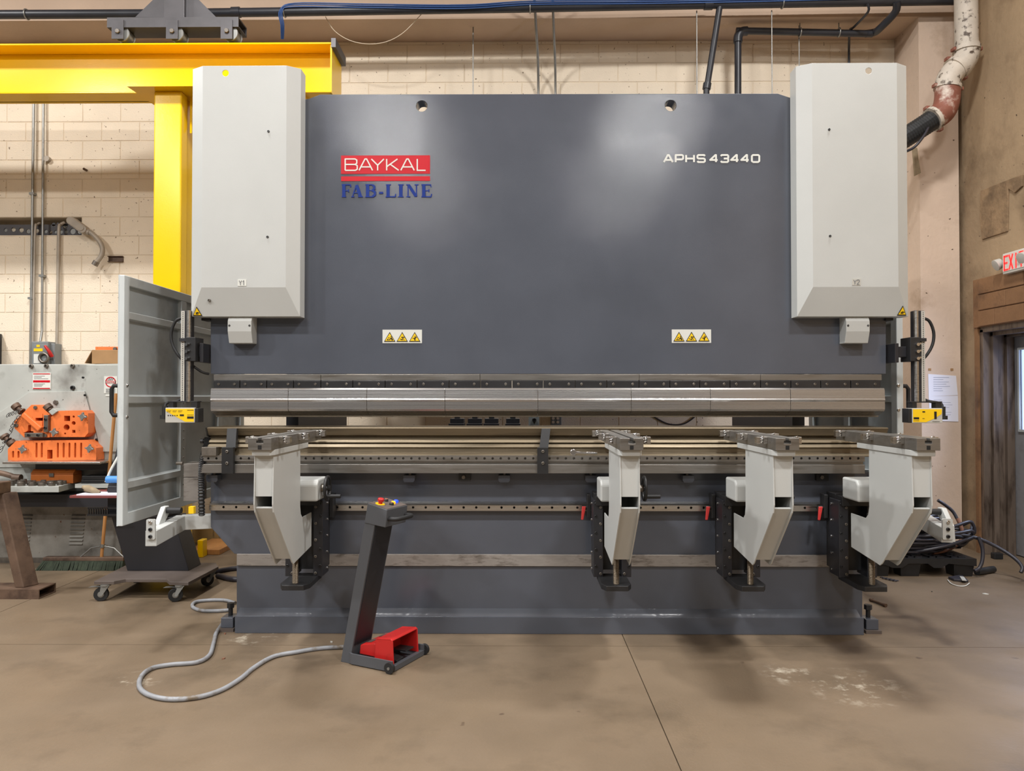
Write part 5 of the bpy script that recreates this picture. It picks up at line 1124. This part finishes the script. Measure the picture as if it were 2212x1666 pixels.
# toolbox, black case, rag pipe, cardboard box
a, b_ = P(66, 1037, 6.36), P(158, 1018, 6.36); zsh = P(0, 1062, YI)[1]
tz = ztr
o = empty('toolbox', ((a[0] + b_[0]) / 2, 6.42, tz), 'old orange metal toolbox on the ironworker shelf', 'toolbox')
y0, y1 = 6.36, 6.49; zt = PZ(1014, 6.4, 110)
MB().box(a[0], b_[0], y0, y1, tz, tz + (zt - tz) * .62).build('body', M['toolbox'], o, bev=.004)
MB().prism([(y0, tz + (zt - tz) * .63), (y1, tz + (zt - tz) * .63), (y1, zt - .03), ((y0 + y1) / 2 + .03, zt), ((y0 + y1) / 2 - .03, zt), (y0, zt - .03)], 'x', a[0], b_[0]).build('lid', M['toolbox'], o, bev=.003)
xm = (a[0] + b_[0]) / 2; MB().box(xm - .02, xm + .02, y0 - .01, y0, tz + (zt - tz) * .5, tz + (zt - tz) * .75).build('latch', M['dull_steel'], o)
MB().tube([(xm - .08, 6.425, zt), (xm - .08, 6.425, zt + .015), (xm + .08, 6.425, zt + .015), (xm + .08, 6.425, zt)], .006, 8).build('handle', M['black'], o)
a, b_ = P(181, 1043, 6.4), P(240, 1027, 6.4)
MB().box(a[0] - .03, PX(262, 6.34, 1040), 6.32, YI, ztr - .035, ztr).build('side_shelf', M['machine_grey'], bpy.data.objects['ironworker'], bev=.003)
MB().box(a[0], b_[0], 6.36, 6.52, ztr, ztr + .03).box(a[0] + .004, b_[0], 6.364, 6.516, ztr + .033, ztr + .064).box(a[0] + .01, b_[0], 6.37, 6.51, ztr + .029, ztr + .034).build('tool_case', M['black'], bev=.006, label='flat black plastic tool case on the ironworker shelf', cat='case')
c = catmull([at(-30, 1020, 6.44), at(0, 1022, 6.43), at(20, 1027, 6.42), at(34, 1032, 6.41)], 6)
MB().tube(c, .024, 10).cyl(c[-1] - Vector((.02, 0, 0)), c[-1] + Vector((.045, 0, -.005)), .033, 14).build('suction_hose', M['rust_steel'], smooth=True, label='brown hose end with collar lying behind the die tray', cat='hose')
zb_ = PZ(786, 6.62, 230)
m = MB(); X0, X1 = PX(198, 6.62, 770), PX(290, 6.62, 770)
m.box(X0, X1, 6.62, 7.0, zb_, zb_ + .125); o = m.build('cardboard_box', M['card'], bev=.004, label='open brown cardboard box on top of the ironworker', cat='box')
MB().hexa([(X0, 6.62, zb_ + .12), (X0, 7.0, zb_ + .12), (X0 + .006, 7.0, zb_ + .12), (X0 + .006, 6.62, zb_ + .12), (X0 - .065, 6.62, zb_ + .005), (X0 - .065, 7.0, zb_ + .005), (X0 - .059, 7.0, zb_ + .005), (X0 - .059, 6.62, zb_ + .005)]).build('flap', M['card'], o)
X0, X1 = PX(207, 7.05, 752), PX(300, 7.05, 752)
o = MB().box(X0, X1, 7.04, 7.14, zb_ , PZ(749, 7.05, 230)).build('orange_guard', M['orange'], bev=.004, label='orange painted guard block behind the cardboard box', cat='guard')
p = at(248, 754, 7.03); inst('knob', ME_HEX, (p.x, 7.04, p.z), o, .02)

# ================================================================ push broom
r = empty('push_broom', atZ(200, 1234, 0), 'push broom with green bristles leaning on the ironworker cabinet', 'broom')
a, b_ = atZ(80, 1230, 0), atZ(272, 1229, 0); yb = a.y
MB().box(a.x + .06, b_.x, yb - .02, yb + .05, .075, .105).build('head', M['rust_steel'], r, bev=.004)
m = MB(); n = 70
for k in range(n):
    for q_ in range(4):
        t = k / (n - 1); X = a.x + .065 + (b_.x - a.x - .07) * t; Y = yb - .015 + q_ * .02
        sp_ = -.05 * max(0, 1 - t * 5); dxr = random.uniform(-.012, .012)
        m.hexa([(X - .007 + dxr + sp_, Y - .03 - .012, random.uniform(0, .006)), (X + .007 + dxr + sp_, Y - .03 - .012, 0.0), (X + .007 + dxr + sp_, Y - .03 + .012, 0.002), (X - .007 + dxr + sp_, Y - .03 + .012, 0.0), (X - .004, Y - .006, .076), (X + .004, Y - .006, .076), (X + .004, Y + .006, .076), (X - .004, Y + .006, .076)])
m.build('bristles', M['bristle'], r, kind='stuff')
a, b_ = at(219, 1208, yb + .02), at(251, 850, 6.40)
MB().cyl(a, b_, .014, 12).build('broom_handle', M['wood'], r, smooth=True)
c = a.lerp(b_, .08)
for s_ in (-1, 1): MB().tube([c, c + Vector((s_ * .10, 0, -.02)), (c.x + s_ * .19, yb + .015, .10)], .006, 8).build('brace', M['galv'], r, smooth=True)
a2 = a.lerp(b_, .07); b2 = a.lerp(b_, .09); MB().cyl(a2, b2, .02, 12).build('collar', M['galv'], r, smooth=True)

# ================================================================ rusty steel stand at the left edge
Yf = atZ(60, 1295, 0).y
r = empty('steel_stand', (PX(20, Yf, 1280), Yf + .08, 0), 'rusty steel stand with slanting leg at the left edge', 'stand')
x1 = PX(84, Yf, 1280); zt = PZ(1274, Yf, 60)
MB().prism([(Yf, 0), (Yf + .20, 0), (Yf + .20, zt), (Yf, zt)], 'x', PX(-200, Yf, 1280), x1, [[(Yf + .008, .008), (Yf + .192, .008), (Yf + .192, zt - .008), (Yf + .008, zt - .008)]]).build('foot_tube', M['rust_steel'], r)
b0 = at(34, 1262, Yf + .06); b1 = at(52, 1262, Yf + .06); t0 = at(-40, 1025, Yf + .06); wv = b1.x - b0.x
tz = PZ(1068, Yf, 0); sx = -.168
b0.z = b1.z = zt
MB().hexa([(b0.x, Yf + .05, zt), (b0.x + .065, Yf + .05, zt), (b0.x + .115, Yf + .15, zt), (b0.x + .05, Yf + .15, zt), (b0.x + sx, Yf + .05, tz), (b0.x + sx + .065, Yf + .05, tz), (b0.x + sx + .115, Yf + .15, tz), (b0.x + sx + .05, Yf + .15, tz)]).build('leg', M['rust_steel'], r, bev=.006)
a, b_ = P(-60, 1044, Yf - .02), P(-8, 1070, Yf - .02)
MB().box(a[0], b_[0], Yf - .02, Yf + .14, b_[1], a[1]).build('cross_tube', M['rust_steel'], r, bev=.008)

# ================================================================ things at the right
# papers taped to the pilaster
for k, (pts, lab) in enumerate((([(2005, 808), (2065, 812), (2069, 854), (2006, 856)], 'upper white paper sheet taped to the cream pilaster'), ([(2006, 856), (2069, 855), (2070, 911), (2008, 909)], 'lower white paper sheet taped to the cream pilaster'))):
    q_ = [P(a, b, YP - .003) for a, b in pts]
    o = MB().prism(q_, 'y', YP - .004 - .001 * k, YP - .001).build('paper_sheet', M['paper'], label=lab, cat='paper', group='papers taped to the pilaster')
    m = MB(); x0, x1 = q_[0][0], q_[1][0]; z1, z0 = q_[0][1], q_[3][1]
    for t in range(7): z = z1 - (z1 - z0) * (.15 + .1 * t); m.box(x0 + .05, x0 + random.uniform(.12, .24), YP - .0062, YP - .0045, z - .003, z)
    m.build('print', M['ink'], o)
for px, lab in ((2008, 'small brown tape scrap, left of the two above the papers'), (2056, 'small brown tape scrap, right of the two above the papers')):
    a, b_ = P(px - 3, 796, YP), P(px + 3, 801, YP); MB().box(a[0], b_[0], YP - .004, YP, b_[1], a[1]).build('tape_scrap', M['card'], label=lab, cat='tape', group='tape scraps on the pilaster')
# exit sign with lamp heads on the right wall
r = empty('exit_sign', atX(2186, 590, XR), 'lit red EXIT sign with emergency lamp heads above the door', 'sign')
pc = [atX(2163, 556, XR - .10), atX(2213, 540, XR - .10)]
y0 = pc[0].y; y1 = y0 - .32; zt = atX(2163, 550, XR - .09).z; zb_ = atX(2163, 594, XR - .09).z
MB().box(XR - .09, XR, y1, y0, zb_, zt).build('housing', M['sign_plastic'], r, bev=.006)
fc = MB().box(XR - .096, XR - .09, y1 + .012, y0 - .012, zb_ + .02, zt - .012).build('face', M['sign_plastic'], r)
m = MB(); Hh = (zt - zb_) * .66; zb2 = zb_ + (zt - zb_) * .18
for k, ch in enumerate('EXIT'):
    cx = y0 - .035 - k * .066
    for Ln in GL[ch]:
        for (a, b), (c, d) in zip(Ln, Ln[1:]):
            p = Vector((XR - .097, cx - a * .045, zb2 + b * Hh)); q_ = Vector((XR - .097, cx - c * .045, zb2 + d * Hh)); dd = (q_ - p).normalized(); n = Vector((0, -dd.z, dd.y)) * .0075; e = dd * .006
            m.hexa([p - n - e, p + n - e, q_ + n + e, q_ - n + e] + [v_ + Vector((-.002, 0, 0)) for v_ in (p - n - e, p + n - e, q_ + n + e, q_ - n + e)])
m.build('lettering', M['exit_red'], fc)
for yy, s_ in ((y0 + .055, 1), (y1 + .05, -1)):
    c = Vector((XR - .10, yy, (zt + zb_) / 2 + .01))
    MB().lathe(c + Vector((.05, 0, .02)), (-.75, s_ * .1, -.35), [(.02, 0), (.045, .02), (.052, .07), (.046, .072)], 16).build('lamp_head', M['label_grey'], r, smooth=True)
    MB().cyl((XR - .04, y0 if s_ > 0 else y1, c.z), (XR - .05, yy, c.z + .01), .01, 8).build('lamp_arm', M['sign_plastic'], r)
# plastic pallet
Yq = atZ(2000, 1247, 0).y; zp = .15
px0, px1 = 2.92, PX(2110, Yq, 1230)
r = empty('plastic_pallet', ((px0 + px1) / 2, Yq + .3, 0), 'black plastic pallet on the floor under the pile of cables', 'pallet')
MB().box(px0, px1, Yq, Yq + .62, zp - .012, zp).prism([(px0, zp - .012), (px0, zp - .05), (px0 + .1, zp - .05), (px0 + .16, zp - .075), (px0 + .24, zp - .075), (px0 + .29, zp - .04), (px0 + .45, zp - .04), (px0 + .5, zp - .075), (px0 + .56, zp - .075), (px0 + .62, zp - .04), (px1, zp - .06), (px1, zp - .012)], 'y', Yq, Yq + .02).build('deck', M['black'], r)
for x in (PX(1969, Yq, 1230), PX(2085, Yq, 1230), px0 + .06):
    for y in (Yq + .01, Yq + .45):
        MB().hexa([(x - .075, y + .015, 0), (x + .075, y + .015, 0), (x + .075, y + .135, 0), (x - .075, y + .135, 0), (x - .088, y, zp - .012), (x + .088, y, zp - .012), (x + .088, y + .15, zp - .012), (x - .088, y + .15, zp - .012)]).build('pallet_foot', M['black'], r, bev=.004)
for k in range(4):
    for j in range(3):
        x = px0 + .12 + k * .18; y = Yq + .05 + j * .18
        MB().box(x, x + .13, y, y + .012, zp, zp + .008).box(x, x + .13, y + .06, y + .072, zp, zp + .008).box(x, x + .012, y, y + .12, zp, zp + .008).box(x + .06, x + .072, y, y + .12, zp, zp + .008).build('deck_grid', M['black_plate'], r)
# cable pile
cx, cy = 3.30, Yq + .32
m = []
for k in range(19):
    a0 = random.uniform(0, 6.28); rx = .34 + .10 * random.random(); ry = .20 + .07 * random.random(); zz = zp + .016 + .0165 * k
    ox, oy = random.uniform(-.05, .05), random.uniform(-.03, .03)
    for q_ in range(10):
        an = a0 * 0 + 2 * math.pi * q_ / 10; m.append(Vector((cx + ox + rx * math.cos(an), cy + oy + ry * math.sin(an), zz + .0165 * q_ / 10 + random.uniform(-.004, .010))))
MB().tube(catmull(m, 3), .0125, 7).build('cable_coil', M['cable_black'], smooth=True, label='big coil of black welding cable heaped on the pallet', cat='cable')
def cab(pts, rad, mt, lab, name='cable'):
    pipe([at(*p) if len(p) == 3 else Vector(p) for p in pts], rad, mt, lab, 'cable', 6, None, name, 8)
lp_ = []
for k in range(8):                                         # loose loops, each tilted its own way
    ccx, ccy, rx, ry, bz, ph, tz = 3.58 + random.uniform(-.05, .06), Yq + .24 + random.uniform(-.05, .06), random.uniform(.24, .33), random.uniform(.14, .24), random.uniform(.22, .33), random.uniform(-1.2, 2.6), random.uniform(.04, .11)
    for q_ in range(9):
        an = 2 * math.pi * q_ / 9; lp_.append(Vector((ccx + rx * math.cos(an), ccy + ry * math.sin(an), max(bz + tz * math.cos(an + ph), .17 if math.cos(an) < .86 else .03))))
MB().tube(catmull(lp_, 6), .0135, 9).build('cable_loop', M['cable_black'], smooth=True, label='loose loops of black cable spilling over the right end of the pallet', cat='cable')
cab([(1990, 1165, 6.35), (2040, 1155, 6.3), (2100, 1160, 6.25), (2150, 1180, 6.2), (2190, 1205, 6.1), (2208, 1225, 6.02), (2205, 1237, 6.0)], .014, M['cable_black'], 'black cable arching from the pile to the floor at the right edge')
cab([(2026, 1081, 6.5), (2040, 1090, 6.5), (2058, 1105, 6.5), (2068, 1122, 6.48)], .014, M['cable_black'], 'stiff black cable end sticking up behind the white bracket')
cab([(2068, 1120, 6.48), (2076, 1138, 6.46), (2080, 1155, 6.44), (2076, 1168, 6.42), (2062, 1180, 6.40), (2040, 1190, 6.36), (2015, 1195, 6.32)], .0165, M['copper'], 'copper brown hose curving through the cable pile')
cab([(2113, 1160, 6.2), (2122, 1185, 6.18), (2122, 1210, 6.16), (2115, 1228, 6.15), (2105, 1234, 6.14)], .015, M['cable_black'], 'black cable drooping off the right end of the pallet')
# small things on the floor
a, b_ = atZ(2110, 1238, .02), atZ(2146, 1232, .02); a.z = b_.z = .028
MB().cyl(a, b_, .028, 14).build('foam_roll', M['flex'], smooth=True, label='dark grey foam roll on the floor beside the pallet', cat='roll')
a, b_ = atZ(1880, 1296, .01), atZ(1914, 1309, .01); a.z = b_.z = .012; d = (b_ - a)
MB().cyl(a, a + d * .85, .0095, 10).cyl(a, a + d * .15, .0125, 10).cyl(a + d * .85, b_, .0125, 10).build('steel_rod', M['rust_steel'], smooth=True, label='short dark rod lying on the floor right of the press brake', cat='rod')
r = empty('face_mask', atZ(2070, 1258, 0), 'discarded dark face mask with white strap on the floor', 'mask')
q_ = [atZ(*p, .004) for p in ((2048, 1250), (2072, 1246), (2080, 1247), (2092, 1258), (2060, 1255))]
MB().prism([(p.x, p.y) for p in q_], 'z', .001, .02).build('mask_body', M['cable_black'], r, bev=.004)
MB().prism([(p.x, p.y) for p in [atZ(*p_, .022) for p_ in ((2073, 1246), (2082, 1247), (2088, 1255), (2078, 1254))]], 'z', .02, .026).build('mask_fold', M['label_grey'], r)
MB().tube(catmull([atZ(*p, .006) for p in ((2047, 1253), (2055, 1261), (2070, 1266), (2085, 1266), (2094, 1260))], 6), .004, 6).build('strap', M['white_print'], r, smooth=True)
a = atZ(1925, 1250, 0); m = MB()
for k in range(9): p = atZ(1905 + k * 4, 1247 + k * .9 + (k % 2) * 2, .006); m.torus((p.x, p.y, .006), (.3 * (k % 2), .2, 1), .012, .004, 10, 5)
m.build('chain', M['cable_black'], smooth=True, label='short dark chain on the floor behind the right foot plate', cat='chain')
for px, py, s_, mt, lab in ((2129, 1284, .02, 'white_print', 'white scrap on the floor at the far right'), (483, 1424, .012, 'copper', 'small orange scrap on the floor inside the hose loop'), (486, 1370, .012, 'copper', 'small tan scrap on the floor by the left levelling foot'), (2013, 1279, .008, 'black', 'tiny dark scrap on the floor near the pallet'), (716, 1388, .014, 'label_grey', 'small pale scrap on the floor left of the pedal stand')):
    p = atZ(px, py, 0); t = random.uniform(0, 3); c_, s2 = math.cos(t) * s_, math.sin(t) * s_
    MB().prism([(p.x + c_, p.y + s2), (p.x - s2 * .5, p.y + c_ * .5), (p.x - c_, p.y - s2), (p.x + s2 * .5, p.y - c_ * .5)], 'z', 0, .006).build('floor_scrap', M[mt], label=lab, cat='scrap', group='scraps on the floor')
a, b_ = P(2149, 1196, 6.95), P(2168, 1210, 6.95)
p = atZ(2158, 1209, 0); MB().box(p.x - .04, p.x + .04, p.y, p.y + .06, 0, .055).build('door_stop', M['rubber'], bev=.006, label='small black block on the floor at the foot of the door jamb', cat='block')
# items on the back wall seen through the gap under the punch
a, b_ = P(1189, 898, YW), P(1212, 918, YW)
o = MB().box(a[0], b_[0], YW - .06, YW, b_[1], a[1] + .05).build('outlet_box', M['switch_grey'], bev=.004, label='grey outlet box on the back wall seen through the die gap', cat='outlet')
for i in range(2):
    for j in range(2):
        p = at(1195 + 10 * i, 904 + 8 * j, YW - .06); MB().cyl((p.x, YW - .066, p.z), (p.x, YW - .055, p.z), .015, 10).build('socket', M['white_wire'], o)
cab([(1395, 885, 7.79), (1412, 900, 7.79), (1440, 915, 7.79), (1465, 918, 7.79), (1485, 912, 7.79), (1505, 895, 7.79), (1515, 870, 7.79)], .008, M['cable_black'], 'black cable sagging on the back wall behind the die')
# yellow floor kerb behind the left end of the press brake
a = atZ(418, 1185, 0); b_ = atZ(455, 1183, 0)
r = MB().box(PX(400, 6.9, 1190), PX(470, 6.9, 1190), 6.95, 7.5, 0, .05).build('floor_sill', M['wood'], bev=.004, label='low wooden sill on the floor behind the left end of the press brake', cat='sill')
MB().box(PX(405, 7.5, 1160), PX(520, 7.5, 1160), 7.52, 7.75, 0, PZ(1120, 7.5, 440)).build('stained_panel', M['drip'], bev=.004, label='tan panel with dark drip stains, low behind the press brake', cat='panel')
MB().box(PX(428, 6.85, 1190), PX(440, 6.85, 1190), 6.83, 6.93, 0, .16).build('kerb_post', M['yellow'], bev=.006, label='short yellow post on the floor behind the left end of the press brake', cat='post')
